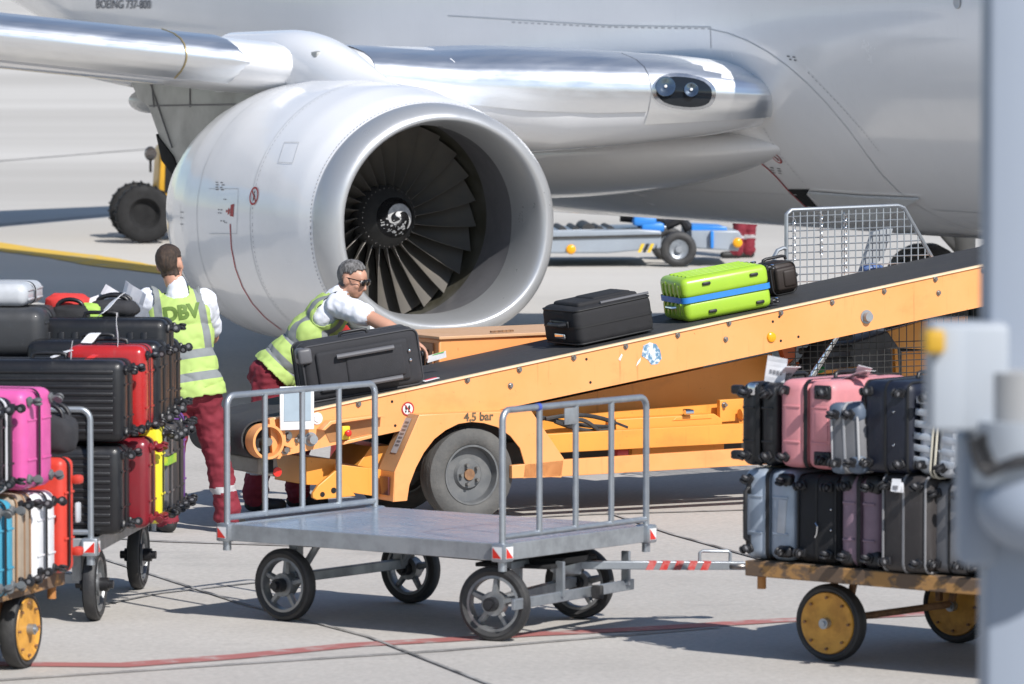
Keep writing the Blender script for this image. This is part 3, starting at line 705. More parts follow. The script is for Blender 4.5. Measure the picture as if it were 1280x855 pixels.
# wheels
def tyre_profile(r, w, rim):
    h = w/2; return [(-h*.72, rim), (-h*.95, rim+.02), (-h, (rim+r)/2), (-h*.93, r-.03), (-h*.78, r-.008), (-h*.4, r), (h*.4, r), (h*.78, r-.008), (h*.93, r-.03), (h, (rim+r)/2), (h*.95, rim+.02), (h*.72, rim)]
def loader_wheel(a, y):
    Mw = Matrix.Translation((a, y, .302)) @ Matrix.Rotation(R(90), 4, 'Z')
    hub = MB(); hub.lathe([(-.055, .185), (-.075, .19), (-.075, .178), (-.02, .170), (-.015, .10), (-.035, .085), (-.035, .05), (-.03, .001)], Mw, 48); hub.lathe([(.055, .185), (.03, .17), (.03, .001)], Mw, 32)
    wheel = hub.build('wheel', paint('dusty_steel_disc', (0.12, 0.125, 0.13), 0.6, 0.3, (0.20, 0.20, 0.195), 0.8, 9), bl, 35)
    t = MB(); t.lathe(tyre_profile(.302, .175, .185), Mw, 72)
    for k in (-1, 0, 1): t.lathe([(k*.035-.004, .3025), (k*.035, .296), (k*.035+.004, .3025)], Mw, 72)
    t.build('tyre', dusty_rubber, wheel, 40)
    for k in range(5):
        q = R(90+72*k+20); n_ = MB(); c = Vector((a+.062*math.cos(q), y-.035, .302+.062*math.sin(q))); n_.cyl(c, c-Vector((0, .03, 0)), .0125, .011, 6); n_.build('wheel_nut', steel, wheel, 30)
    c = MB(); c.cyl((a, y-.03, .302), (a, y-.046, .302), .036, n=20); c.build('hub_cap', rust, wheel)
loader_wheel(0, .0875); loader_wheel(0, 1.0); loader_wheel(3.3, .0875); loader_wheel(3.3, 1.0)
# fender over the near wheel
WF = -.03
outline = [(524, 519), (560, 517), (600, 516), (640, 514.5), (664, 513.5), (705, 573), (702, 597), (677, 596), (654, 598), (656, 580), (650, 560), (638, 545), (622, 534), (605, 529), (589, 527.5), (573, 530), (557, 538), (543, 549), (530, 566), (520, 585), (512, 606), (509, 626), (491, 627.5), (493, 590)]
mb = MB(); mb.prism(LP(outline, WF), lw, WF, WF+.012, .003); fen = mb.build('fender', rail_paint, bl, 20)
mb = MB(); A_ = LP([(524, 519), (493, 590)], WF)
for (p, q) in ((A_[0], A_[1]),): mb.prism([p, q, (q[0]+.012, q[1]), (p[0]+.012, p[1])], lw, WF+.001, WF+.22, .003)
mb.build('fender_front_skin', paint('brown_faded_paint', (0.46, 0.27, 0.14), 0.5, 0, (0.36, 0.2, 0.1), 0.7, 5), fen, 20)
mb = MB(); p, q = LP([(524, 518.5), (664, 513)], WF); mb.prism([p, q, (q[0], q[1]-.01), (p[0], p[1]-.01)], lw, WF+.001, WF+.22, .003); p, q = LP([(664, 513), (705, 573)], WF); mb.prism([p, q, (q[0]-.012, q[1]), (p[0]-.012, p[1])], lw, WF+.001, WF+.22, .003); mb.build('fender_top_skin', rail_paint, fen, 20)
mb = MB(); p, q = LP([(493, 590), (491, 627)], WF); mb.prism([p, (p[0]+.02, p[1]), (q[0]+.02, q[1]), q], lw, WF+.001, WF+.22, .003); mb.build('fender_end_plate', rail_paint, fen, 20)
mb = MB(); mb.box((q[0]-.003, WF+.105, (p[1]+q[1])/2), (.012, .12, .115), .004); mb.build('tail_light', paint('dark_red_lens', (0.10, 0.03, 0.03), 0.25), fen)
d_ = Vector((A_[1][0]-A_[0][0], 0, A_[1][1]-A_[0][1])); c_ = lw(*A_[0], WF+.11)+d_*.38; rot = Vector((d_.z, 0, -d_.x)).to_track_quat('X', 'Y').to_matrix().to_4x4()
e1 = d_.normalized(); e2 = Vector((0, 1, 0)); nn = e1.cross(e2).normalized(); nn = nn if nn.x < 0 else -nn
mb = MB(); mb.m(0).face([c_+e1*u+e2*v+nn*.004 for u, v in ((-.12, -.04), (.12, -.04), (.12, .04), (-.12, .04))]); mb.m(1)
for k in range(7): mb.face([c_+e1*(-.09+.026*k+u)+e2*v+nn*.006 for u, v in ((-.005, -.03), (.006, -.03), (.006, .02), (-.005, .02))])
mb.build('instruction_sticker', [paint('sticker_grey', (0.45, 0.45, 0.46), 0.5), paint('sticker_ink', (0.16, 0.16, 0.17), 0.5)], fen, 0)
bm_ = text_polys('4,5 bar', .074, .002, 0); a, z = L(598, 520.5, WF)
for v in bm_.verts: v.co = Vector((a+v.co.x, WF-.003, z+v.co.y-.003))
mb = MB(); mb.merge(bm_); mb.build('tyre_pressure_lettering', paint('stencil_black', (0.06, 0.045, 0.03), 0.6, 0, (0.3, 0.2, 0.1), 0.6, 40), fen, 0)
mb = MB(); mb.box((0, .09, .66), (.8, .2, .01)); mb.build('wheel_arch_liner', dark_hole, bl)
# chassis: beams, inner panel, front tow arm
mb = MB(); mb.prism(LP([(680, 543), (1000, 525.5), (1000, 550), (680, 567)], .10), lw, .10, .16, .004); mb.prism(LP([(1000, 525.5), (1150, 516), (1150, 542), (1000, 550)], .10), lw, .10, .16, .004); mb.build('upper_beam', chassis_paint, bl, 20)
mb = MB(); mb.prism(LP([(640, 582), (702, 575), (1000, 556.5), (1000, 578), (680, 597), (640, 598)], WF), lw, WF, WF+.05, .004); mb.build('lower_beam', rail_paint, bl, 20)
mb = MB(); mb.prism(LP([(640, 512), (965, 442), (965, 525), (700, 540), (650, 545)], .55), lw, .55, .58); mb.prism(LP([(965, 500), (965, 530), (700, 545), (640, 535), (640, 525)], .3), lw, .3, .34); mb.build('inner_panel', chassis_paint, bl, 20)
mb = MB(); mb.prism(LP([(900, 500), (935, 498), (935, 525), (900, 528)], .2), lw, .2, .24, .004); mb.build('cylinder_bracket', chassis_paint, bl, 20)
for x, y in ((905, 506), (938, 504)): bolt_at(x, y, .014, w=.2)
a, z = L(925, 518, .15); mb = MB(); mb.cyl((a, .15, z), (a+.4, .15, z+.02), .035); mb.build('pivot_tube', chassis_paint, bl)
mb = MB(); mb.prism(LP([(770, 524), (893, 517), (903, 524), (903, 533), (770, 540)], .17), lw, .17, .5, .006); mb.prism(LP([(845, 521), (885, 518), (890, 523), (840, 526)], .17), lw, .165, .45, .004); mb.build('step_plate', chassis_paint, bl, 20)
mb = MB(); mb.prism(LP([(790, 556), (905, 550), (905, 570), (790, 575)], .3), lw, .3, .34); mb.build('inner_beam', chassis_paint, bl, 20)
a, z = L(780, 566, .2); mb = MB(); mb.cyl((a-.04, .25, z), (a+.04, .25, z), .04); mb.build('hydraulic_cap', paint('red_cap', (0.6, 0.09, 0.09), 0.5), bl)
a, z = L(859, 515, .16); mb = MB(); mb.box((a, .16, z), (.05, .05, .04), .01); mb.cyl((a-.03, .14, z), (a+.03, .14, z), .017); mb.build('work_lamp', chrome, bl)
rr = random.Random(8)
mb = MB()
for k in range(4):
    p0 = L(668+10*k, 520+3*k, .22); p1 = L(800-20*k, 532+2*k, .22); mb.tube([Vector((p0[0]+(p1[0]-p0[0])*u, .2-.02*k, p0[1]+(p1[1]-p0[1])*u+.05*math.sin(u*3.1)*(1 if k % 2 else -.6))) for u in [j/10 for j in range(11)]], .014, 7)
mb.build('hydraulic_hose', rubber, bl)
mb = MB(); mb.prism(LP([(427, 581), (492, 589), (492, 624), (427, 614)], .15), lw, .15, .25, .004); mb.prism(LP([(383, 571), (420, 574), (420, 607), (383, 606)], .30), lw, .30, .75, .004); mb.prism(LP([(445, 582), (462, 558), (488, 556), (470, 588)], .3), lw, .28, .7, .004); mb.build('tow_frame', chassis_paint, bl, 20)
mb = MB(); mb.prism(LP([(391, 617), (398, 607), (420, 588), (428, 597), (445, 620), (396, 625), (391, 622)], .12), lw, .12, .15, .005); te = mb.build('tow_eye_plate', chassis_paint, bl, 20)
for x, y, r in ((403, 618, .016), (417, 613, .018)): a, z = L(x, y, .12); mb = MB(); mb.cyl((a, .117, z), (a, .125, z), r, n=20); mb.build('pin_hole', dark_hole, te)
mb = MB(); mb.prism(LP([(322, 573), (346, 571), (350, 597), (322, 592)], .25), lw, .25, .75, .01); rl = mb.build('rear_light_box', paint('dull_grey_box', (0.25, 0.22, 0.19), 0.5), bl, 20)
a, z = L(347, 590, .24); mb = MB(); mb.cyl((a, .24, z), (a, .25, z), .03); mb.build('reflector', red_refl, rl)
a, z = L(337, 583, .24); mb = MB(); mb.box((a, .245, z), (.05, .012, .08)); mb.build('plug_plate', dark_hole, rl)
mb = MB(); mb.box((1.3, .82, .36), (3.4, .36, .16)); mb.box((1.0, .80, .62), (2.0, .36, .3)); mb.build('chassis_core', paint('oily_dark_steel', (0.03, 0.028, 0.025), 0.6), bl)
# engine housing on the far side, its grille
WH = .98
A = LP([(548, 424), (690, 404), (950, 372)], WH); zt = A[0][1]
mb = MB(); a0 = L(549, 424, WH)[0]; mb.prism([(a0, .5), (a0, zt), (a0+2.0, zt+.02), (a0+2.0, .5)], lw, WH, WH+.75, .012); hs = mb.build('engine_housing', rail_paint, bl, 20)
mb = MB(); mb.box((a0+1.0, WH+.37, zt+.018), (2.02, .78, .02), .004, rot=Matrix.Rotation(-.01, 4, 'Y')); mb.build('housing_lid', paint('brownish_lid', (0.60, 0.36, 0.20), 0.5, 0, (0.5, 0.3, 0.15), 0.6, 4), hs, 20)
mb = MB(); mb.box((a0-.006, WH+.33, zt-.16), (.012, .52, .26), .004); gr = mb.build('vent_panel', paint('vent_brown', (0.38, 0.19, 0.09), 0.5), hs, 20)
for k in range(8):
    mb = MB(); mb.box((a0-.014, WH+.14+.054*k, zt-.16), (.006, .026, .17)); mb.build('vent_slot', dark_hole, gr)
mb = MB()
for k in range(6): mb.box((a0+.42+.035*k, WH+.05+.012*k, zt+.034), (.025, .02, .012))
mb.build('lid_latch', rust, hs)
# guard rail mesh at the top and wire panel below, lift ram, machinery seen through it
WG = .93
g = LP([(983, 362), (983, 268), (989, 262.5), (1122, 257), (1130, 260), (1165, 322)], WG)
mb = MB(); P = []
for i in range(len(g)-1): P += [lw(g[i][0]+(g[i+1][0]-g[i][0])*u, g[i][1]+(g[i+1][1]-g[i][1])*u, WG) for u in (0, .33, .66)]
mb.tube(P+[lw(*g[-1], WG)], .014, 8); gd = mb.build('guard_frame', galv, bl)
mb = MB()
def wires(mb, xl, xr_top, xr_bot, yt, yb, nx, ny, w, r):
    for k in range(1, nx):
        x = xl+(xr_bot-xl)*k/nx; yy = yt(x)
        if x > xr_top: yy = max(yy, yt(xr_top)+(x-xr_top)/(xr_bot-xr_top)*(yb(xr_bot)-yt(xr_top)))
        a = L(x, yy, w); b = L(x, yb(x), w); mb.cyl(lw(*a, w), lw(*b, w), r, n=5, caps=False)
    for k in range(1, ny):
        f = k/ny; y0 = yt(xl)+(yb(xl)-yt(xl))*f; xr = xr_top+(xr_bot-xr_top)*max(0, (f*(yb(xl)-yt(xl))-2)/(yb(xr_bot)-yt(xr_top))); xr = min(xr, xr_bot)
        y1 = y0-(xr-xl)*.04
        a = L(xl, y0, w); b = L(xr, y1, w); mb.cyl(lw(*a, w), lw(*b, w), r, n=5, caps=False)
wires(mb, 983, 1127, 1165, lambda x: 262-(x-983)*.04, lambda x: 362-(x-983)*.215, 21, 11, WG, .0048)
mb.build('wire_mesh', galv, gd, 0)
for x, y0, y1 in ((992, 272, 330), (1026, 266, 322), (1056, 268, 345)):
    mb = MB()
    for k in range(int((y1-y0)/4.5)):
        a, z = L(x+(k % 2)*1.4-.7, y0+k*4.5, WG-.02); q = [Vector((a+.011*math.cos(t)*(1 if k % 2 else .5), WG-.02+.011*math.cos(t)*(0 if k % 2 else .8), z+.018*math.sin(t))) for t in [2*math.pi*j/10 for j in range(10)]]; mb.tube(q, .0032, 4, True)
    mb.build('chain', chrome, gd, 40)
mb = MB(); h_ = LP([(968, 345), (968, 320), (972, 313), (979, 310), (983, 311)], WG); mb.tube([lw(*p, WG) for p in h_], .014, 8); mb.build('grab_handle', galv, gd)
mb = MB(); mb.prism(LP([(1092, 290), (1117, 284), (1104, 322), (1084, 341), (1076, 341)], 1.05), lw, 1.05, 1.09); mb.build('support_plate', grey_plate, bl, 20)
mb = MB(); a, z = L(1090, 336, 1.02); mb.sph((a, 1.02, z), (.09, .06, .04)); mb.build('blue_pad', paint('blue_pad', (0.08, 0.14, 0.32), 0.5), bl)
mb = MB(); wires(mb, 985, 1225, 1226, lambda x: 425-(x-985)*.2, lambda x: 495-(x-985)*.02, 26, 9, .32, .0035); mb.build('lower_wire_mesh', paint('dark_wire', (0.03, 0.03, 0.03), 0.5), bl, 0)
p0 = L(998, 492, .40); p1 = L(1055, 400, .40)
mb = MB(); mb.m(0).cyl(lw(*p0, .4), lw(*p1, .4), .036, n=24); mb.m(1).cyl(lw(p0[0]-.075, p0[1], .42), lw(p1[0]-.075, p1[1], .42), .05, n=16); mb.build('lift_ram', [chrome, dark_hole], bl)
mb = MB(); mb.prism(LP([(975, 430), (998, 424), (994, 448), (984, 456)], .36), lw, .36, .42, .005); mb.build('red_oxide_bracket', paint('red_oxide', (0.45, 0.10, 0.03), 0.6), bl, 20)
mb = MB(); mb.prism(LP([(1062, 430), (1110, 414), (1128, 440), (1128, 500), (1062, 500)], .7), lw, .7, 1.1, .01); mb.build('engine_block', paint('engine_grey', (0.05, 0.052, 0.058), 0.5, 0, (0.09, 0.09, 0.1), 0.6, 9), bl, 20)
for k in range(5):
    y = 425+14*k; a0, z0 = L(1000, y, .62); a1, z1 = L(1064, y-4, .62); mb = MB(); mb.cyl((a0, .62, z0), (a1, .62, z1), .022, n=12); mb.build('corrugated_hose', rubber, bl)
mb = MB(); mb.prism(LP([(1096, 418), (1150, 402), (1210, 395), (1210, 440), (1105, 434)], .75), lw, .75, .8, .005); mb.prism(LP([(1118, 436), (1122, 436), (1124, 466), (1120, 466)], .6), lw, .6, .65, .003); mb.prism(LP([(1020, 464), (1080, 458), (1085, 463), (1020, 468)], .5), lw, .5, .56, .003); mb.prism(LP([(1123, 440), (1210, 436), (1210, 475), (1123, 475)], .95), lw, .95, 1.0, .003); mb.build('far_frame', chassis_paint, bl, 20)
mb = MB(); a, z = L(1024, 462, .5); mb.sph((a, .5, z), (.05, .03, .025)); mb.build('green_connector', paint('green_plastic', (0.02, 0.2, 0.05), 0.4), bl)
for k in range(8):
    a, z = L(968+4*k, 452+5*(k % 3), .38); mb = MB(); mb.cyl((a-.03, .38, z-.02), (a+.02, .4, z+.015), .012, n=8); mb.build('hydraulic_fitting', [steel, MATS['red_oxide'], chrome][k % 3], bl)
# ------------------------------------------------------------------ baggage carts
def spoke_wheel(parent, c, r=.19, w=.075, steer=0.0, hubdir=-1):
    """rubber tyre on a five-spoke alloy rim; axle along the cart's y"""
    Mw = Matrix.Translation(c) @ Matrix.Rotation(R(90)+steer, 4, 'Z')
    hb = MB(); hb.cyl(Mw @ Vector((-.075, 0, 0)), Mw @ Vector((.075, 0, 0)), .036, n=20); hb.cyl(Mw @ Vector((-.10, 0, 0)), Mw @ Vector((.10, 0, 0)), .022, n=14)
    wh = hb.build('wheel', black_plastic, parent, 35)
    t = MB(); t.lathe(tyre_profile(r, w, r*.74), Mw, 56); t.build('tyre', rubber, wh, 40)
    m = MB(); m.lathe([(-.028, r*.755), (-.03, r*.68), (-.02, r*.66), (.02, r*.66), (.03, r*.68), (.028, r*.755)], Mw, 48); m.lathe([(-.03, .03), (-.03, .062), (.03, .062), (.03, .03)], Mw, 28)
    for k in range(5):
        a = 2*math.pi*k/5+.4; d = Vector((0, math.cos(a), math.sin(a))); p0 = d*.05; p1 = d*r*.69
        m.cyl(Mw @ p0, Mw @ p1, .021, .017, 6)
    m.build('rim', alloy, wh, 35)
    return wh
def disc_wheel(parent, c, r=.19, w=.09, steer=0.0):
    Mw = Matrix.Translation(c) @ Matrix.Rotation(R(90)+steer, 4, 'Z')
    d = MB(); s = w/2
    for sg in (-1, 1): d.lathe([(sg*s*.75, r*.80), (sg*s*.95, r*.78), (sg*s*.85, r*.72), (sg*s*.7, r*.55), (sg*s*.9, r*.25), (sg*s*.9, .001)], Mw, 48)
    wh = d.build('wheel', paint('yellow_wheel_paint', (0.66, 0.33, 0.05), 0.5, 0, (0.38, 0.17, 0.03), 0.8, 13), parent, 35)
    t = MB(); t.lathe(tyre_profile(r, w, r*.79), Mw, 56); t.build('tyre', rubber, wh, 40)
    h = MB(); h.cyl(Mw @ Vector((-s-.03, 0, 0)), Mw @ Vector((s+.03, 0, 0)), .026, n=18); h.cyl(Mw @ Vector((-s-.04, 0, 0)), Mw @ Vector((s+.04, 0, 0)), .014, n=12); h.build('hub_cap', galv, wh)
    for k in range(8):
        a = 2*math.pi*k/8
        for sg in (-1, 1):
            b = MB(); p = Vector((sg*s*.90, r*.66*math.cos(a), r*.66*math.sin(a))); b.cyl(Mw @ p, Mw @ (p+Vector((sg*.012, 0, 0))), .007, n=8); b.build('rivet', rust, wh)
    return wh
def end_frame(parent, x, hw, z0, z1, n_in, plate=False):
    """rounded tube hoop with uprights standing on the end of a deck"""
    r = .017; rc = .055; P = [Vector((x, -hw, z0-.09))]
    P += [Vector((x, -hw, z1-rc))] + [Vector((x, -hw+rc-rc*math.cos(q), z1-rc+rc*math.sin(q))) for q in [math.pi/2*k/6 for k in range(1, 7)]]
    P += [Vector((x, hw-rc+rc*math.sin(q), z1-rc+rc*math.cos(q))) for q in [math.pi/2*k/6 for k in range(7)]] + [Vector((x, hw, z0-.09))]
    mb = MB(); mb.tube(P, r, 12); fr = mb.build('end_frame', galv, parent, 50)
    for k in range(n_in):
        y = -hw+2*hw*(k+1)/(n_in+1); mb = MB(); mb.cyl((x, y, z0+.02), (x, y, z1-.005), r*.92, n=12); mb.build('upright', galv, fr)
    mb = MB(); mb.cyl((x, -hw+.01, z0+.03), (x, hw-.01, z0+.03), r*.92, n=12); mb.build('bottom_rail', galv, fr)
    if plate:
        mb = MB(); mb.box((x+plate*.012, -.06, z1-.06), (.006, .105, .085), .002); mb.build('number_plate', galv_dull, fr)
        mb = MB(); mb.tube([(x, -hw*.52+dy, z1) for dy in (-.012, .012)], .020, 12); mb.build('blue_tape', paint('blue_tape', (0.06, 0.10, 0.42), 0.4), fr)
    return fr
def galv_cart(name, label, M, L_, W_, zd, wheels, group, frames=(-1, 1), turn=True):
    c = thing(name, label, 'baggage cart', M, group)
    hx, hy = L_/2, W_/2
    mb = MB(); mb.box((0, 0, zd-.012), (L_-.02, W_-.02, .02), .003)
    dk = mb.build('deck', paint('galvanised_deck_sheet', (0.64, 0.70, 0.78), 0.25, 0.9, (0.50, 0.54, 0.60), 0.8, 4, stretch=(1, 3, 1), rvar=.05), c, 20)
    mb = MB()
    for sg in (-1, 1): mb.box((0, sg*(hy-.004), zd-.045), (L_, .012, .085), .003)
    for sg in (-1, 1): mb.box((sg*(hx-.004), 0, zd-.045), (.012, W_-.016, .085), .003)
    mb.build('deck_edge', galv_dull, c, 20)
    mb = MB()
    for y in (-.3, 0, .3): mb.box((0, y, zd-.06), (L_-.05, .05, .06))
    mb.build('under_beam', galv_dull, c, 20)
    for sx in (-1, 1):
        for sy in (-1, 1):
            mb = MB(); mb.box((sx*(hx-.012), sy*(hy-.015), zd-.045), (.085, .085, .095), .010); br = mb.build('corner_bracket', galv, c, 25)
            mb = MB(); mb.m(0).face([(sx*(hx+.0325), sy*(hy-.015)+.03*q, zd-.045+.03*v) for q, v in ((-1, -1), (1, -1), (1, 1), (-1, 1))]); mb.m(1).face([(sx*(hx+.0345), sy*(hy-.015)+.027*q, zd-.045+.027*v) for q, v in ((-1, -1), (1, -1), (-1, 1))])
            mb.m(0).face([(sx*(hx-.012)+.03*q, sy*(hy+.0295), zd-.045+.03*v) for q, v in ((-1, -1), (1, -1), (1, 1), (-1, 1))]); mb.m(1).face([(sx*(hx-.012)+.027*q, sy*(hy+.0315), zd-.045+.027*v) for q, v in ((-1, -1), (1, -1), (-1, 1))])
            mb.build('reflector', [white_refl, red_refl], br, 0)
            mb = MB(); mb.cyl((sx*(hx-.012), sy*(hy-.015), zd-.14), (sx*(hx-.012), sy*(hy-.015), zd-.09), .022, n=14); mb.build('post_foot', galv, br)
    for f in frames: end_frame(c, f*(hx-.012), hy-.015, zd, zd+.667, 3, plate=f if f > 0 else 0)
    for (x, y, st) in wheels: spoke_wheel(c, (x, y, .19), steer=st)
    (xa, ya, _), (xb, yb, _) = wheels[0], wheels[1]
    mb = MB(); mb.box(((xa+xb)/2, (ya+yb)/2, .22), (.05, abs(yb-ya)-.1, .05), .004); mb.build('axle', galv_dull, c, 20)
    for (x, y) in ((xa, ya+.09), (xb, yb-.09)):
        mb = MB(); mb.box((x+.0, y, .33), (.06, .05, .24), .004); mb.cyl((x+.16, y, zd-.09), (x+.02, y, .23), .02, n=8); mb.build('axle_bracket', galv_dull, c, 25)
    return c
EU, EV = Vector((.8, -.6, 0)), Vector((.6, .8, 0))
ECM = TR((-.394, 26.54, 0), math.atan2(-.6, .8))
ec = galv_cart('baggage_cart', 'empty galvanised baggage cart with bare silver deck and tube frames at both ends', ECM, 1.82, 1.27, .51,
               [(-.655, -.44, 0), (-.655, .62, 0), (.76, -.50, R(14)), (.50, .58, R(14))], 'silver tube frame baggage carts')
# steering turntable, step rail and striped drawbar of the empty cart
EI = ECM.inverted()
def EL(px, py, v):
    o = EI @ CP; d = EI.to_3x3() @ ray(px, py); k = (v-o.y)/d.y; return o+d*k
mb = MB(); mb.lathe([(.36, .01), (.36, .26), (.39, .27), (.39, .01)], Matrix.Translation((.62, .04, 0)) @ Matrix.Rotation(R(-90), 4, 'Y'), 40)
mb.box((.62, .04, .355), (.42, .62, .02), .003, rot=Matrix.Rotation(R(14), 4, 'Z')); mb.build('turntable', dark_hole, ec, 30)
mb = MB(); Mt = Matrix.Translation((.63, .04, 0)) @ Matrix.Rotation(R(14), 4, 'Z')
mb.box((0, 0, .20), (.05, .94, .05), .004, M=Mt)
for y in (-.28, .28): mb.box((0, y, .27), (.05, .04, .17), .004, M=Mt)
mb.build('axle', galv_dull, ec, 20)
# drawbar from the turntable to the hitch
p0 = EL(705, 702, -.35); p1 = EL(931, 707, -.35)
q0 = ECM @ p0; q1 = G(931, 707, .30); q0 = G(712, 706, .32)
l0 = EI @ q0; l1 = EI @ q1; dv = (l1-l0); dl = dv.length; Mb = Matrix.Translation(l0) @ dv.to_track_quat('X', 'Z').to_matrix().to_4x4()
mb = MB(); mb.box((dl/2, 0, 0), (dl, .045, .042), .004, M=Mb); db = mb.build('drawbar', galv, ec, 20)
for k in range(5):
    x = dl*(.46+.078*k); mb = MB(); mb.prism([(-.03, -.0225), (.01, -.0225), (.03, .0225), (-.01, .0225)], lambda u, v, d: Mb @ Vector((x+u, d, v)), -.0245, .0245); mb.build('red_stripe', MATS['worn_red_line_paint'] if 0 else paint('stripe_red', (0.5, 0.035, 0.03), 0.5, 0, (0.55, 0.4, 0.38), 0.5, 30), db, 0)
mb = MB(); mb.tube([Mb @ Vector(p) for p in ((dl*.74, 0, .02), (dl*.74, 0, .065), (dl*.755, 0, .075), (dl*.90, 0, .075), (dl*.915, 0, .065), (dl*.915, 0, .02))], .009, 8); mb.build('hitch_handle', galv, db)
mb = MB(); mb.tube([Mb @ Vector((dl-.03+.05*math.cos(a), .05*math.sin(a), 0)) for a in [2*math.pi*j/16 for j in range(16)]], .013, 8, True); mb.build('hitch_eye', steel, db)
mb = MB(); mb.box((-.02, 0, .012), (.14, .16, .11), .01, M=Mb); mb.cyl(Mb @ Vector((-.02, -.1, .02)), Mb @ Vector((-.02, .1, .02)), .033, n=18); mb.build('drawbar_hinge', galv, ec, 25)
a = G(640, 706, .37); b = G(705, 694, .37); mb = MB(); mb.box((0, 0, 0), ((b-a).length+.1, .05, .035), .004, M=EI @ Matrix.Translation((a+b)/2) @ (b-a).to_track_quat('X', 'Z').to_matrix().to_4x4())
a = G(641, 756, .20); b = G(791, 730, .20); mb.box((0, 0, 0), ((b-a).length, .02, .055), .004, M=EI @ Matrix.Translation((a+b)/2) @ (b-a).to_track_quat('X', 'Z').to_matrix().to_4x4()); sr = mb.build('brake_bar', galv, ec, 20)
for x, y in ((699, 746), (781, 732)):
    p = EI @ G(x, y, .20); mb = MB(); mb.box(p+Vector((0, .01, .09)), (.05, .02, .18), .004); mb.build('brake_hanger', galv, ec, 20)
p = EI @ G(747, 740, .2); mb = MB(); mb.box(p, (.06, .03, .07), .006); mb.build('brake_pedal', rubber, ec, 20)
p = EI @ G(735, 670, .43); mb = MB(); mb.box(p, (.02, .20, .05), .004, rot=Matrix.Rotation(R(25), 4, 'X')); mb.cyl(p+Vector((.0, -.12, .02)), p+Vector((.05, -.12, .02)), .022, n=10); mb.build('latch', galv_dull, ec, 20)

# wooden carts
wood = paint('rusty_painted_deck_edge', (0.13, 0.085, 0.055), 0.8, 0, (0.46, 0.24, 0.075), .75, 4.2, stretch=(1.6, 3, 3), lo=.50, hi=.58, detail=8)
def wood_cart(label, M, L_, W_, zd, wheels, hoop=True):
    """deck frame from x=0 to L_, y=0 (near edge) to W_"""
    c = thing('baggage_cart', label, 'baggage cart', M, 'old rusty baggage carts with yellow wheels')
    mb = MB(); mb.box((L_/2, W_/2, zd-.012), (L_-.02, W_-.02, .02)); mb.build('deck', paint('old_plywood', (0.20, 0.14, 0.09), 0.8, 0, (0.12, 0.08, 0.05), 0.7, 6), c, 20)
    for y in (0, W_): mb = MB(); mb.box((L_/2, y, zd-.04), (L_, .03, .075), .006); mb.build('deck_edge', wood, c, 20)
    mb = MB()
    for x in (0.015, L_-.015): mb.box((x, W_/2, zd-.04), (.03, W_-.04, .073), .006)
    mb.build('deck_edge', wood, c, 20)
    for x, y in ((.07, .03), (.07, W_-.03), (L_-.07, .03), (L_-.07, W_-.03)):
        mb = MB(); mb.cyl((x, y, zd-.14), (x, y, zd-.075), .022, n=12); mb.build('post_socket', paint('orange_rust', (0.42, 0.18, 0.05), 0.7), c)
    for (x, y, s) in wheels:
        disc_wheel(c, (x, y, .19), steer=s)
        mb = MB(); sg = 1 if y < W_/2 else -1
        mb.box((x-.05, y+.09*sg, .34), (.03, .03, .25), .004); mb.box((x+.06, y+.09*sg, .35), (.03, .03, .27), .004, rot=Matrix.Rotation(R(14), 4, 'Y')); mb.build('wheel_fork', rust, c, 20)
    for i in range(0, len(wheels), 2):
        (xa, ya, _), (xb, yb, _) = wheels[i], wheels[i+1]; mb = MB(); mb.cyl((xa, ya, .20), (xb, yb, .20), .018, n=10); mb.build('axle', rust, c)
    return c
RU = Vector((.762, -.648, 0)); RCM = TR((1.146, 24.9, 0), math.atan2(-.648, .762))
rc = wood_cart('rusty flat baggage cart on the right with yellow disc wheels under two rows of suitcases', RCM, 2.3, 1.5, .49, [(.36, .21, R(4)), (.38, 1.24, R(4)), (1.95, .21, 0), (1.95, 1.24, 0)])
# front left cart: long axis runs away from us
C1M = TR((-2.816, 22.84, 0), math.atan2(.96, .28))
c1 = wood_cart('rusty baggage cart in the left corner with a yellow disc wheel under hanging bags', C1M, 2.2, 1.3, .44, [(1.77, .05, 0), (1.77, 1.2, 0), (.4, .05, 0), (.4, 1.2, 0)])
C2M = TR((-2.72, 27.41, 0), math.atan2(.995, .10))
c2 = galv_cart('loaded_baggage_cart', 'galvanised baggage cart stacked high with dark and red suitcases beside the standing worker', C2M, 1.9, 1.3, .45,
               [(-.75, -.62, 0), (-.75, .5, 0), (.80, -.58, 0), (.80, .5, 0)], 'silver tube frame baggage carts')
# ------------------------------------------------------------------ suitcases
def cm(name, c, rough=.35, c2=None, coat=0.2, metal=0, **k): return paint('case_'+name, c, min(.7, rough+.06), metal, c2, 0.5, 7, coat=coat*.4, bump=k.pop('bump', 0.06), bscale=180, drips=([min(.6, v*.55+.10) for v in c], .45), **k)
K_BLACK = cm('black', (.010, .010, .012)); K_NAVY = cm('navy', (.008, .011, .024), .4); K_RED = cm('red', (.42, .018, .018), .22, coat=.6); K_DRED = cm('dark_red', (.20, .014, .022), .3, coat=.4)
K_PINK = cm('hot_pink', (.66, .10, .34), .42); K_SALMON = cm('salmon_pink', (.68, .27, .29), .4); K_SILVER = cm('silver_blue', (.36, .42, .50), .38, metal=.25); K_WHITE = cm('white', (.72, .73, .75), .35)
K_MAUVE = cm('mauve', (.22, .145, .19), .45); K_BROWN = cm('brown_black', (.036, .031, .031), .6); K_GREY = cm('grey', (.17, .17, .18), .5); K_LGREY = cm('pale_grey', (.50, .52, .55), .35)
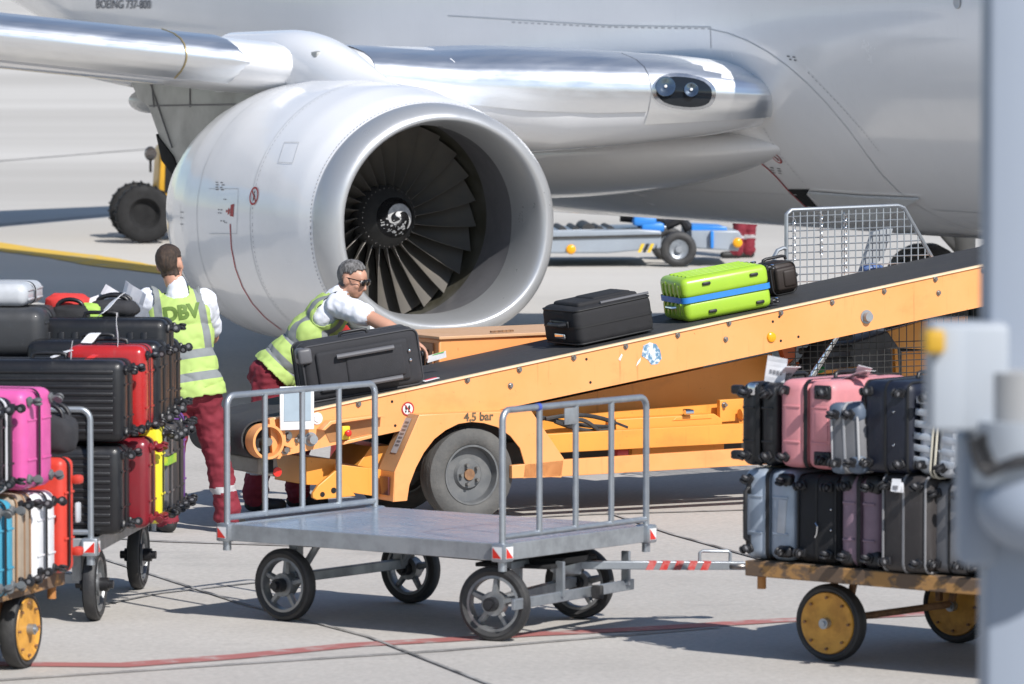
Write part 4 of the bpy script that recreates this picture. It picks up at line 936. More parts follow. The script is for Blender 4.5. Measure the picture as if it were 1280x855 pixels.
K_GREEN = cm('lime_green', (.33, .53, .035), .28, (.28, .47, .03), coat=.5); K_TAN = cm('tan', (.36, .29, .22), .55); K_BLUE = cm('sky_blue', (.05, .32, .47), .4); K_ORANGE = cm('orange_red', (.60, .05, .03), .4)
K_PURPLE = cm('purple', (.14, .03, .26), .4); K_YEL = cm('yellow', (.80, .70, .03), .35); K_CHAR = cm('charcoal', (.03, .031, .034), .6); K_DGREY = cm('dark_grey', (.035, .037, .041), .5); K_MGREY = cm('steel_grey', (.11, .11, .12), .35)
K_RIB = cm('ribbed_silver', (.52, .55, .60), .25, metal=.35)
S_BLACK = paint('soft_black', (.011, .011, .013), .8, 0, (.028, .028, .031), .6, 14, bump=.3, bscale=300); S_CHAR = paint('soft_charcoal', (.024, .024, .028), .85, 0, (.045, .045, .05), .6, 10, bump=.35, bscale=280)
zipm = paint('zip_black', (.012, .012, .013), .6); zipg = paint('zip_grey', (.22, .22, .23), .5); w_hub = paint('castor_hub_grey', (.16, .16, .17), .4); w_grey = paint('castor_grey', (.12, .125, .13), .5); w_blue = paint('castor_blue', (.07, .22, .55), .4)
CASTORS = {}
def castor(parent, M, hub=w_hub, tyre=black_plastic):
    key = (hub.name, tyre.name)
    if key not in CASTORS:
        mb = MB(); mb.m(0).box((0, .006, 0), (.056, .03, .056), .014); mb.cyl((0, 0, 0), (0, -.032, .004), .016, n=10); mb.box((0, -.038, .0), (.022, .036, .034), .008)
        for s_ in (-1, 1): mb.m(0).lathe([(s_*.012-.007, .012), (s_*.012-.007, .024), (s_*.012, .027), (s_*.012+.007, .024), (s_*.012+.007, .012)], Matrix.Translation((0, -.05, 0)), 20); mb.m(1).cyl((s_*.012-.008, -.05, 0), (s_*.012+.008, -.05, 0), .0125, n=14)
        bmesh.ops.scale(mb.bm, vec=(.8, .8, .8), verts=mb.bm.verts); me = mb.build('castor', [tyre, hub], None, 40); CASTORS[key] = me.data; bpy.data.objects.remove(me)
    o = bpy.data.objects.new('castor', CASTORS[key]); COL.objects.link(o); o.parent = parent; o.matrix_local = M; return o
def rounded_rect(hy, hz0, hz1, r, n=6):
    P = []
    for cx, cz, a0 in ((hy-r, hz1-r, 0), (-hy+r, hz1-r, 90), (-hy+r, hz0+r, 180), (hy-r, hz0+r, 270)):
        P += [(cx+r*math.cos(R(a0+90*k/n)), cz+r*math.sin(R(a0+90*k/n))) for k in range(n+1)]
    return P
def luggage_tag(parent, p, rot=(0, 0, 0), size=(.06, .14), colour=None):
    mb = MB(); w_, h_ = size; P = []
    for k in range(6): P.append((k/5-.5)*h_)
    A = [Vector((-w_/2, .010*math.sin(z*22), z)) for z in P]; B = [Vector((w_/2, .010*math.sin(z*22+.6), z)) for z in P]
    mb.m(0).rings([A, B], closed=False); mb.m(1)
    for k in range(7): x = -w_*.3+w_*.09*k; mb.face([Vector((x, -.004+.01*math.sin(z*22+.3), z)) for z in (-.02, -.001)]+[Vector((x+w_*(.03 if k % 2 else .06), -.004+.01*math.sin(z*22+.3), z)) for z in (-.001, -.02)])
    o = mb.build('luggage_tag', [colour or tag_white, paint('tag_print_grey', (.25, .25, .27), .6)], parent, 0)
    o.matrix_local = Matrix.Translation(p) @ Matrix.Rotation(R(rot[2]), 4, 'Z') @ Matrix.Rotation(R(rot[1]), 4, 'Y') @ Matrix.Rotation(R(rot[0]), 4, 'X')
    sm = o.modifiers.new('s', 'SOLIDIFY'); sm.thickness = .002; return o
def suitcase(label, M, T, L_, Wd, mat, kind='hard', zm=None, rib=None, hub=w_hub, tyre=black_plastic, corner=None, bev=.05, group=None, castors=True, handle=black_plastic, grip=True):
    """x thickness, y length (castors at -y), z 0..Wd"""
    c = thing('suitcase', label, 'suitcase', M, group); zc = Wd/2; zm = zm or zipm
    b = min(bev, T*.4)
    if kind == 'hard':
        for s_ in (-1, 1):
            mb = MB(); mb.box((s_*T*.25, 0, zc), (T*.5, L_, Wd), b, 4)
            mb.build('shell', mat, c, 50)
            if rib:
                n, h, depth = rib
                m2 = MB()
                for k in range(n):
                    z = b+.01+(Wd-2*b-.02)*k/(n-1); m2.box((s_*(T*.5-.002), 0, z), (depth, L_-2*b-.01, h), min(h, depth)*.4, 2)
                if rib[0] < 0 or Wd > 0:
                    for k in range(5):
                        y = -L_/2*.0
                m2.build('rib', mat, c, 50)
            # end panels: slight raised ridges on the castor end
            m3 = MB()
            for q in (-1, 1): m3.box((s_*T*.25, -L_/2-.001, zc+q*Wd*.2), (T*.30, .006, .012), .003)
            m3.build('ridge', mat, c, 40)
        w_ = .022
    else:
        mb = MB(); mb.box((0, 0, zc), (T, L_, Wd), b, 4)
        bmx = mb.bm
        for v in bmx.verts:
            n_ = noise.noise(v.co*7+Vector((T*31, L_*17, Wd*13))); v.co += Vector((.012*n_, .008*n_, .008*n_))
        mb.build('shell', mat, c, 50)
        m2 = MB(); m2.box((T*.5, 0, zc), (.05, L_*.78, Wd*.72), .02, 3); m2.box((T*.5+.012, L_*.1, zc), (.045, L_*.5, Wd*.55), .018, 3); m2.build('front_pocket', mat, c, 50)
        for sx in (-1, 1):
            m3 = MB(); P = rounded_rect(L_/2+.001-b*.12, b*.12-.001, Wd-b*.12+.001, b*.9); m3.tube([Vector((sx*(T*.5-b*.35), y, z)) for y, z in P], .006, 6, True); m3.build('piping', zm, c, 50)
        w_ = .012
    m4 = MB(); P = rounded_rect(L_/2+.003, -.003, Wd+.003, b+.002)
    m4.rings([[Vector((-w_/2, y*.99, zc+(z-zc)*.99)) for y, z in P], [Vector((-w_/2, y, z)) for y, z in P], [Vector((w_/2, y, z)) for y, z in P], [Vector((w_/2, y*.99, zc+(z-zc)*.99)) for y, z in P]]); m4.build('zip', zm, c, 50)
    if castors:
        for sx in (-1, 1):
            for z in (.052, Wd-.052): castor(c, Matrix.Translation((sx*(T*.5-.05), -L_/2-.008, z)) @ Matrix.Rotation(R(random.uniform(-80, 80)), 4, 'Y'), hub, tyre)
    if corner:
        for sx in (-1, 1):
            for z in (.045, Wd-.045):
                m5 = MB(); m5.box((sx*(T*.5-.045), -L_/2+.04, z), (.098, .09, .098), .035, 3); m5.build('corner_guard', corner, c, 50)
    if grip:
        m6 = MB(); hp = [(0, -.09, Wd+.002), (0, -.085, Wd+.022), (0, -.06, Wd+.028), (0, .06, Wd+.028), (0, .085, Wd+.022), (0, .09, Wd+.002)]; m6.tube(hp, .011, 8); m6.build('side_handle', handle, c, 50)
        m7 = MB()
        for sx in (-1, 1): m7.cyl((sx*T*.22, L_/2-.02, zc), (sx*T*.22, L_/2+.02, zc), .010, n=8)
        m7.box((0, L_/2+.025, zc), (T*.55, .022, .03), .01); m7.build('pull_handle', handle, c, 50)
    return c
def on_cart(CM, x, y0, z, L_, yaw=0, tilt=0):
    return CM @ Matrix.Translation((x, y0, z)) @ Matrix.Rotation(R(yaw), 4, 'Z') @ Matrix.Rotation(R(tilt), 4, 'Y') @ Matrix.Translation((0, L_/2, 0))
def px_x(CM, px, py, y0):
    I = CM.inverted(); o = I @ CP; d = I.to_3x3() @ ray(px, py); k = (y0-o.y)/d.y; return (o+d*k).x
# right cart: two rows, castor ends towards us
GR = 'suitcases stacked on the right cart'
def rc_case(label, xl, xr, py, y0, z, L_, Wd, mat, yaw=0, tilt=0, **k):
    a, b = px_x(RCM, xl, py, y0), px_x(RCM, xr, py, y0)
    return suitcase(label, on_cart(RCM, (a+b)/2, y0, z, L_, yaw, tilt), b-a-.004, L_, Wd, mat, group=GR, **k)
zr = .492; zt_ = .945
s1 = rc_case("silver blue hard suitcase at the left end of the right cart's lower row", 927, 992, 645, .02, zr, .66, .445, K_SILVER, corner=None, castors=True)
mb = MB(); T_ = px_x(RCM, 992, 645, .02)-px_x(RCM, 927, 645, .02)
mb.tube([(-T_*.36, -.335, .09), (-T_*.36, -.358, .105), (-T_*.36, -.36, .22), (-T_*.36, -.358, .335), (-T_*.36, -.335, .35)], .011, 8); mb.box((-T_*.36, -.332, .09), (.03, .012, .06), .005); mb.box((-T_*.36, -.332, .35), (.03, .012, .06), .005); mb.build('base_handle', black_plastic, s1)
for z in (.05, .4):
    mb = MB(); mb.box((T_*.33, -.31, z), (.085, .07, .06), .02, 3); mb.build('corner_guard', black_plastic, s1)
mb = MB(); mb.box((T_*.28, -.329, .22), (.05, .012, .17), .01, rot=Matrix.Rotation(R(4), 4, 'Y')); mb.build('base_plate', K_LGREY, s1)
s2 = rc_case('plain black soft suitcase between the silver and the mauve suitcase', 993, 1048, 650, .03, zr, .62, .43, S_BLACK, kind='soft')
mb = MB(); mb.tube([(-.0, -.318, .20), (.018, -.325, .185), (.012, -.322, .15), (.0, -.32, .13)], .005, 6); mb.build('zip_puller', chrome, s2)
for z in (.17, .27): mb = MB(); mb.sph((.09, -.312, z), .006, 8); mb.build('stud', chrome, s2)
s3 = rc_case('dusty mauve suitcase with black corner guards in the lower row', 1048, 1099, 655, .01, zr, .60, .445, K_MAUVE, corner=black_plastic)
s4 = rc_case('large dark brown suitcase with a grey piping line below the navy one', 1099, 1160, 655, -.05, zr, .70, .47, K_BROWN, kind='soft', zm=zipg, corner=None)
mb = MB(); mb.box((-.02, -.362, .41), (.055, .006, .05), .004); mb.build('name_badge', tag_white, s4)
s5 = rc_case('grey fabric suitcase half hidden behind the pale post, lower row', 1161, 1212, 660, .02, zr, .62, .44, K_GREY, kind='soft')
s6 = rc_case('dark blue hard suitcase at the right end of the lower row behind the post', 1213, 1290, 665, .02, zr, .62, .44, K_NAVY)
t1 = rc_case('black hard suitcase at the left end of the upper row on the right cart', 924, 971, 530, .05, zt_, .64, .41, K_BLACK, yaw=2, hub=w_grey)
mb = MB(); mb.box((-.04, -.30, .375), (.05, .05, .06), .012); mb.build('combination_lock', chrome, t1)
for z in (.05, .37): mb = MB(); mb.box((-.135, -.30, z), (.06, .05, .045), .012); mb.build('corner_guard', black_plastic, t1)
t2 = rc_case('salmon pink hard suitcase with black castors in the upper row', 972, 1042, 530, .03, zt_+.005, .66, .43, K_SALMON, corner=None, hub=w_grey)
mb = MB(); mb.box((.10, -.326, .21), (.10, .012, .17), .008); mb.box((.10, -.334, .21), (.075, .006, .14), .006); mb.build('base_plate', K_SALMON, t2)
for z in (.055, .375): mb = MB(); mb.box((.10, -.325, z), (.10, .02, .07), .012, 3); mb.build('castor_pocket', black_plastic, t2)
t3 = rc_case('small grey suitcase with pale double piping leaning against the pink one', 1037, 1078, 540, -.10, zt_+.01, .50, .335, K_GREY, kind='soft', zm=paint('pale_piping', (.45, .45, .46), .4), corner=paint('slate_guard', (.10, .13, .18), .5), tilt=-3)
t4 = rc_case('big navy black suitcase with silver castors, tallest in the upper row', 1076, 1138, 530, -.06, zt_+.015, .70, .445, K_NAVY, kind='soft', corner=None)
for z in (.14, .30): mb = MB(); mb.sph((.05, -.354, z), .006, 8); mb.build('stud', chrome, t4)
t5 = rc_case('ribbed silver suitcase with a striped black band beside the navy one', 1142, 1190, 530, -.02, zt_+.012, .62, .425, K_RIB, tilt=5, rib=(7, .03, .012))
for x in (-.012, .012): mb = MB(); P = rounded_rect(.31+.006, -.006, .431, .05); mb.tube([Vector((x, y, z)) for y, z in P], .006, 6, True); mb.build('band_piping', paint('cream_piping', (.62, .58, .48), .4), t5, 50)
mb = MB()
for k in range(6): mb.box((-.07, -.312, .07+.057*k), (.11, .012, .034), .006)
for k in range(6): mb.box((.08, -.312, .07+.057*k), (.08, .012, .034), .006)
mb.build('end_rib', K_RIB, t5)
t6 = rc_case('pale grey hard suitcase behind the post in the upper row', 1194, 1250, 540, .03, zt_, .62, .41, K_LGREY)
luggage_tag(t1, (.05, -.24, .47), (20, 10, 25), (.10, .13)); luggage_tag(t1, (.09, -.2, .455), (70, 0, 60), (.08, .16)); luggage_tag(t2, (.10, .0, .46), (75, 10, 40), (.07, .22)); luggage_tag(t2, (.15, -.12, .455), (80, 0, 80), (.07, .20)); luggage_tag(s4, (-.03, -.372, .42), (0, 0, 0), (.05, .06))
# second row of cases further back on the right cart, below and behind
for k, (x, T_, m_, l_) in enumerate([(.30, .30, K_CHAR, 'charcoal suitcase in the back row of the right cart, nearest the drawbar'), (.68, .32, K_BROWN, 'brown suitcase in the back row of the right cart'), (1.05, .30, K_BLACK, 'black suitcase in the back row of the right cart')]):
    suitcase(l_, on_cart(RCM, x, .80, zr, .6), T_, .6, .42, m_, group=GR)
# left corner cart
GL = 'bags on the left corner cart'
def c1_case(label, x0, x1, y0, z, L_, Wd, mat, **k):
    yaw = k.pop('yaw', 0); tilt = k.pop('tilt', 0)
    return suitcase(label, on_cart(C1M, (x0+x1)/2, y0, z, L_, yaw, tilt), x1-x0-.004, L_, Wd, mat, group=GL, **k)
dg = dict(hub=w_grey, tyre=w_grey)
c1_case('sky blue hard suitcase in the lower row at the left edge of the photo', 1.08, 1.34, -.10, .40, .66, .46, K_BLUE, **dg)
c1_case('tan suitcase with brown trim between the blue and the white suitcase', 1.42, 1.63, -.07, .40, .6, .47, K_TAN, kind='soft', zm=paint('brown_leather', (.30, .17, .09), .6))
w1 = c1_case('white hard suitcase with a black zip and black castors under the pink one', 1.64, 1.93, -.08, .425, .66, .43, K_WHITE, corner=None)
o1 = c1_case('orange red upright suitcase standing at the back corner of the left cart', 1.96, 2.12, -.10, .44, .62, .56, K_ORANGE, castors=False)
for z in (.1, .45): mb = MB(); mb.box((.06, -.33, z), (.06, .05, .045), .015); mb.build('foot', K_ORANGE, o1)
mb = MB(); mb.box((.05, -.335, .29), (.05, .02, .10), .01); mb.build('latch', K_LGREY, o1)
c1_case('hot pink hard suitcase with grey castors on top of the white one', 1.46, 1.84, -.10, .885, .66, .475, K_PINK, tyre=w_grey, hub=w_grey, rib=(3, .012, .008))
c1_case('black suitcase with white trim left of the pink one on the upper row', 1.20, 1.45, -.06, .885, .60, .45, K_BLACK, zm=paint('white_trim', (.6, .6, .62), .4))
c1_case('dark brown suitcase on the upper row at the left edge of the photo', .92, 1.18, -.06, .885, .60, .44, K_BROWN, kind='soft')
def soft_bag(name, label, cat, M, size, mat, seed, amp=.10, straps=True, strap_mat=None, n=28):
    c = thing(name, label, cat, M, None); mb = MB(); mb.sph((0, 0, size[2]/2), 1, n)
    for v in mb.bm.verts:
        d = Vector((v.co.x, v.co.y, v.co.z-size[2]/2)); d.normalize()
        p = Vector([math.copysign(abs(q)**.65, q) for q in d]); k_ = 1+amp*noise.noise(d*2.2+Vector((seed, 0, 0)))+amp*.6*noise.noise(d*6+Vector((0, seed, 0)))
        v.co = Vector((p.x*size[0]/2*k_, p.y*size[1]/2*k_, size[2]/2+p.z*size[2]/2*k_)); v.co.z = max(0, v.co.z)
    mb.build('body', mat, c, 70)
    if straps:
        for s_ in (-1, 1):
            t = MB(); t.tube([Vector((size[0]*.32*math.cos(a), s_*size[1]*.22, size[2]*.9+size[2]*.35*max(0, math.sin(a)))) for a in [math.pi*k/10 for k in range(11)]], .012, 7); t.build('strap', strap_mat or black_plastic, c, 60)
    return c
m_ = C1M @ Matrix.Translation((2.20, .06, 1.0)) @ Matrix.Rotation(R(90), 4, 'Z'); soft_bag('backpack', 'black crumpled bag lying on the orange red suitcase behind the pink one', 'bag', m_, (.26, .2, .2), S_CHAR, 4.2)
# second left cart: every case has its castors over the right edge
GS = 'suitcases piled on the second left cart'
def c2_case(label, x, y0, z, T_, L_, Wd, mat, **k):
    yaw = k.pop('yaw', 0); tilt = k.pop('tilt', 0)
    return suitcase(label, on_cart(C2M, x, y0, z, L_, yaw, tilt), T_, L_, Wd, mat, group=GS, **k)
rb = (9, .022, .016)
A1 = c2_case('large black suitcase with horizontal ribs, nearest in the upper row', -.77, -.81, .945, .32, .84, .425, K_BLACK, rib=rb)
A2 = c2_case('black ribbed suitcase directly below the large one behind the tube frame', -.76, -.79, .462, .30, .78, .465, K_BLACK, rib=rb)
B1 = c2_case('glossy bright red suitcase with a crumpled end in the upper row', -.42, -.86, .955, .30, .42, .47, K_RED)
B2 = c2_case('dark red suitcase with red castors in the lower row', -.46, -.88, .465, .26, .70, .475, K_DRED, hub=K_DRED, tyre=K_DRED)
B3 = c2_case('thin bright yellow suitcase squeezed behind the dark red one', -.25, -.90, .465, .13, .62, .53, K_YEL, bev=.04)
C1_ = c2_case('black suitcase behind the bright red one in the upper row', -.09, -.88, .97, .30, .72, .46, K_BLACK)
C2_ = c2_case('steel grey suitcase with a green strap in the lower row', -.02, -.90, .465, .26, .70, .50, K_MGREY)
mb = MB(); P = rounded_rect(.358, -.01, .51, .05); mb.rings([[Vector((x, y, z)) for y, z in P] for x in (-.04, .0)]); mb.bm.free() if False else None
mb = MB(); mb.rings([[Vector((x, y, z)) for x, y in ((-.137, -.36), (.137, -.36), (.137, .36), (-.137, .36))] for z in (.30, .345)]); mb.build('luggage_strap', paint('green_strap', (.20, .50, .04), .6, 0, (.6, .55, .05), .8, 20), C2_, 0)
D1 = c2_case('black suitcase with upright grooves, topmost of its pile beside the worker', .24, -.86, .98, .30, .76, .55, K_BLACK)
mb = MB()
for k in range(8): mb.box((-.152, -.26+.075*k, .27), (.012, .035, .42), .005)
mb.build('upright_rib', K_BLACK, D1)
D2 = c2_case('dark brown hard suitcase in the lower row near the worker', .30, -.90, .47, .30, .74, .50, K_BROWN, bev=.04)
E1 = c2_case('black suitcase at the far end of the upper row', .58, -.84, 1.0, .28, .70, .40, K_BLACK)
E2 = c2_case('purple suitcase at the far end of the lower row', .62, -.86, .465, .26, .66, .53, K_PURPLE)
for x, z, m_, l_ in ((-.55, .46, K_CHAR, 'charcoal suitcase on the hidden left side of the second cart, lower front'), (.1, .46, K_BLACK, 'black suitcase on the hidden left side of the second cart, lower back'), (-.40, .89, K_DGREY, 'dark grey suitcase on the hidden left side of the second cart, upper front'), (.25, .89, K_BROWN, 'brown suitcase on the hidden left side of the second cart, upper back')):
    c2_case(l_, x, -.06, z, .34, .66, .42, m_)
F1 = c2_case('dark grey moulded case lying at the left on top of the pile', .22, -.22, 1.325, .55, .80, .265, K_DGREY, castors=False, bev=.07)
F2 = c2_case('pale grey case lying on the dark grey moulded case', .30, -.11, 1.595, .50, .74, .125, K_LGREY, castors=False, bev=.05)
luggage_tag(A1, (-.02, -.12, .455), (15, -8, 8), (.055, .12)); luggage_tag(A1, (.08, -.05, .445), (80, 0, 20), (.05, .12)); luggage_tag(A1, (0.02, -.22, .43), (85, 0, 70), (.035, .09), MATS['red_plastic']); luggage_tag(B1, (-.08, -.05, .55), (5, 4, 10), (.075, .18)); luggage_tag(B1, (-.02, .10, .505), (80, 0, 80), (.06, .15)); luggage_tag(D1, (.02, -.05, .62), (60, 20, 40), (.07, .20))
def c2_at(px, py, x): p = None; I = C2M.inverted(); o = I @ CP; d = I.to_3x3() @ ray(px, py); k = (x-o.x)/d.x; return o+d*k
for px, py, x, sz, mat, nm, lb, ct, sd in ((84, 396, .50, (.24, .20, .13), paint('red_cloth', (.60, .04, .035), .8, 0, (.4, .02, .02), .5, 12, bump=.3, bscale=60), 'folded_jacket', 'red cloth jacket lying on top of the piled suitcases', 'jacket', 1.0),
                                           (90, 408, .42, (.22, .22, .12), S_BLACK, 'shoulder_bag', 'small black shoulder bag in front of the red jacket on the pile', 'bag', 2.3),
                                           (112, 413, .44, (.15, .15, .15), paint('lime_cloth', (.36, .58, .10), .7), 'pouch', 'lime green round pouch on top of the suitcase pile', 'bag', 3.1),
                                           (143, 397, .52, (.26, .22, .10), S_CHAR, 'backpack', 'black backpack with white airline tags lying by the worker', 'backpack', 5.7)):
    p = c2_at(px, py, x); sb = soft_bag(nm, lb, ct, C2M @ Matrix.Translation(p) @ Matrix.Rotation(R(90), 4, 'Z'), sz, mat, sd, straps=nm in ('backpack', 'shoulder_bag'))
    if nm == 'backpack': luggage_tag(sb, (-.10, -.05, .13), (30, 70, -20), (.07, .22)); luggage_tag(sb, (.03, -.08, .125), (50, 60, 10), (.06, .14))
    if nm == 'pouch': luggage_tag(sb, (-.02, -.06, .15), (70, 20, 10), (.06, .12))
# ---- on the belt: frame with x up the belt, z out of it
def belt_M(px, py, w, yaw=0):
    o = LI @ CP; d = LI.to_3x3() @ ray(px, py); k = (w-o.y)/d.y; p = o+d*k
    return LM @ Matrix.Translation((p.x, w, zb(p.x)+.004)) @ Matrix.Rotation(-ALPHA, 4, 'Y') @ Matrix.Rotation(R(yaw), 4, 'Z')
# standing on its long narrow side: thickness towards us is y
X2 = Matrix(((0, 1, 0, 0), (-1, 0, 0, 0), (0, 0, 1, 0), (0, 0, 0, 1)))   # case x -> -y (towards us), case y -> x
GB = 'suitcases riding the belt'
b1 = suitcase('black fabric suitcase on the low end of the belt under the bending worker\'s arm', belt_M(459, 476, .20, -14) @ Matrix.Translation((0, .16, 0)) @ X2, .32, .76, .36, S_CHAR, kind='soft', zm=paint('dark_piping', (.05, .05, .055), .5), group=GB, castors=False)
mb = MB(); mb.box((.12, -.36, .30), (.12, .09, .10), .02, 3); mb.build('corner_guard', MATS['skid_grey'] if 'skid_grey' in MATS else paint('skid_grey', (.11, .11, .12), .45), b1)
for z in (.05, .31): mb = MB(); mb.cyl((.13, -.385, z), (.16, -.385, z), .03, n=18); mb.build('castor', black_plastic, b1)
for z, y0, y1 in ((.27, -.17, .20), (.075, -.13, .23)):
    mb = MB(); mb.tube([Vector((.208, y0+(y1-y0)*k/6, z)) for k in range(7)], .016, 8); mb.build('skid_bar', paint('skid_grey', (.11, .11, .12), .45), b1)
for z in (.17, .23): mb = MB(); mb.sph((.186, .30, z), .011, 10); mb.build('stud', chrome, b1)
flat_ = Matrix.Rotation(R(90), 4, 'Y')                                    # lying flat: case x (thickness) -> up
def flat_M(px, py, w, yaw, T_, L_, Wd, lift=0):
    # case z(0..Wd) -> away from us (y), case y -> along belt, case x -> up
    Rm = Matrix(((0, 1, 0, 0), (0, 0, 1, 0), (1, 0, 0, 0), (0, 0, 0, 1)))
    return belt_M(px, py, w, yaw) @ Matrix.Translation((0, 0, T_/2)) @ Matrix.Rotation(R(lift), 4, 'Y') @ Rm
b2 = suitcase('black soft suitcase lying flat in the middle of the belt', flat_M(773, 423, .22, 0, .25, .58, .46), .25, .58, .46, S_BLACK, kind='soft', group=GB, castors=False)
mb = MB(); mb.tube([(.02, -.30, .12), (.02, -.335, .14), (.02, -.34, .21), (.02, -.335, .28), (.02, -.30, .30)], .016, 8); mb.box((.02, -.295, .21), (.05, .02, .24), .01); mb.build('carry_handle', black_plastic, b2)
mb = MB(); mb.box((-.06, -.298, .22), (.035, .012, .13), .006); mb.build('combination_lock', chrome, b2)
for z in (.03, .43): mb = MB(); mb.tube([Vector((.128, -.08+.36*k/6, z)) for k in range(7)], .010, 8); mb.build('skid_bar', MATS['skid_grey'], b2)
b3 = suitcase('lime green hard suitcase with a blue strap high up the belt', flat_M(913, 396, .24, -8, .285, .62, .40), .285, .62, .40, K_GREEN, group=GB, castors=False, zm=K_GREEN, bev=.045, grip=False)
mb = MB(); P = [(-.0, 0)]
mb.rings([[Vector((x, y, z)) for y, z in rounded_rect(.318, -.008, .408, .05)] for x in (-.018, .020)]); mb.build('luggage_strap', paint('blue_strap', (.03, .22, .62), .5, 0, (.02, .15, .5), .5, 30), b3, 50)
for x, y in ((.09, -.14), (-.095, -.12), (.09, .20), (-.095, .22)): mb = MB(); mb.box((x, y, -.004), (.022, .06, .018), .008); mb.build('rubber_foot', black_plastic, b3)
for z in (.045, .355):
    for x in (-.11, .11): castor(b3, Matrix.Translation((x, .318, z)) @ Matrix.Rotation(R(180), 4, 'X'), w_blue)
mb = MB()
for k in range(5): mb.box((.146, 0, .07+.065*k), (.008, .50, .022), .003)
for k in range(5): mb.box((0, -.312, .07+.065*k), (.20, .008, .022), .003)
mb.build('rib', K_GREEN, b3)
mb = MB(); mb.tube([(-.05, -.31, .14), (-.05, -.335, .15), (-.05, -.335, .25), (-.05, -.31, .26)], .010, 8); mb.build('carry_handle', chrome, b3)
b4 = suitcase('dark brown bag behind the green suitcase next to the wire guard', belt_M(983, 374, .60, 0) @ Matrix.Translation((0, .1, 0)) @ X2, .22, .20, .215, paint('dark_brown_leather', (.022, .014, .011), .6), kind='soft', group=GB, castors=False)
mb = MB(); a, z = L(538, 470, .3); mb.m(0).prism([(-.05, -.012), (.06, -.02), (.07, .02), (-.04, .03)], lambda u, v, d: Vector((u, v, d)), 0, .003); mb.m(1).prism([(-.02, .01), (.06, .0), (.065, .022), (-.01, .032)], lambda u, v, d: Vector((u, v, d)), .003, .005)
o = mb.build('dropped_tag', [tag_white, paint('tag_red', (.6, .03, .06), .5)], None, 0); o.matrix_world = belt_M(537, 471, .22, 15) @ Matrix.Scale(1.1, 4); tag(o, 'red and white paper tag lying on the belt beside the black suitcase', 'tag')
# ------------------------------------------------------------------ people
skin = paint('skin', (.50, .27, .185), .5, 0, (.43, .20, .14), .5, 18, bump=.05)
shirt = paint('white_shirt', (.72, .74, .80), .8, 0, (.62, .64, .72), .5, 9, bump=.15, bscale=40)
pants = paint('maroon_work_trousers', (.20, .016, .030), .85, 0, (.14, .012, .022), .7, 7, bump=.25, bscale=200)
boot = paint('black_boot', (.02, .02, .02), .6); band = paint('reflective_band', (.42, .41, .42), .5)
hair_d = paint('dark_brown_hair', (.026, .016, .011), .6, 0, (.085, .052, .034), .9, 70, stretch=(1, 1, .3), bump=.6, bscale=330)
hair_g = paint('greying_hair', (.05, .047, .045), .6, 0, (.27, .26, .26), .95, 70, stretch=(1, 1, .3), bump=.6, bscale=330)
def vest_material():
    m = bpy.data.materials.new('hi_vis_vest'); m.use_nodes = True; nt = m.node_tree; N = nt.nodes; K = nt.links
    b = N['Principled BSDF']; b.inputs['Roughness'].default_value = .75
    at = N.new('ShaderNodeAttribute'); at.attribute_name = 'tc'; sx = N.new('ShaderNodeSeparateXYZ'); K.new(at.outputs['Vector'], sx.inputs[0])
    x, s_ = sx.outputs[0], sx.outputs[1]
    rng = lambda v, a, c: nmath(nt, 'MULTIPLY', nmath(nt, 'GREATER_THAN', v, a), nmath(nt, 'LESS_THAN', v, c))
    ax = nmath(nt, 'ABSOLUTE', x)
    v = nmath(nt, 'MULTIPLY', rng(nmath(nt, 'SUBTRACT', ax, nmath(nt, 'MULTIPLY', nmath(nt, 'MAXIMUM', nmath(nt, 'SUBTRACT', s_, .32), 0), -.05)), .118, .166), nmath(nt, 'GREATER_THAN', s_, .19))
    t = nmath(nt, 'MAXIMUM', v, nmath(nt, 'MAXIMUM', rng(s_, .015, .068), rng(s_, .155, .208)))
    no = N.new('ShaderNodeTexNoise'); no.inputs['Scale'].default_value = 9; tc = N.new('ShaderNodeTexCoord'); K.new(tc.outputs['Object'], no.inputs['Vector'])
    a = N.new('ShaderNodeMix'); a.data_type = 'RGBA'; a.inputs[6].default_value = (.37, .51, .135, 1); a.inputs[7].default_value = (.42, .555, .165, 1); K.new(no.outputs[0], a.inputs[0])
    c = N.new('ShaderNodeMix'); c.data_type = 'RGBA'; K.new(t, c.inputs[0]); K.new(a.outputs[2], c.inputs[6]); c.inputs[7].default_value = (.20, .215, .22, 1); K.new(c.outputs[2], b.inputs['Base Color'])
    return m
vest_m = vest_material()
def tcap(mb, a, ra, b, rb):
    a = Vector(a); b = Vector(b); mb.sph(a, ra, 14); mb.sph(b, rb, 14); mb.cyl(a, b, ra, rb, 14)
def basis(right, up):
    u = Vector(up).normalized(); r = (Vector(right)-u*Vector(right).dot(u)).normalized(); f = u.cross(r)
    return Matrix((r, f, u)).transposed().to_4x4()      # columns: right, forward, up
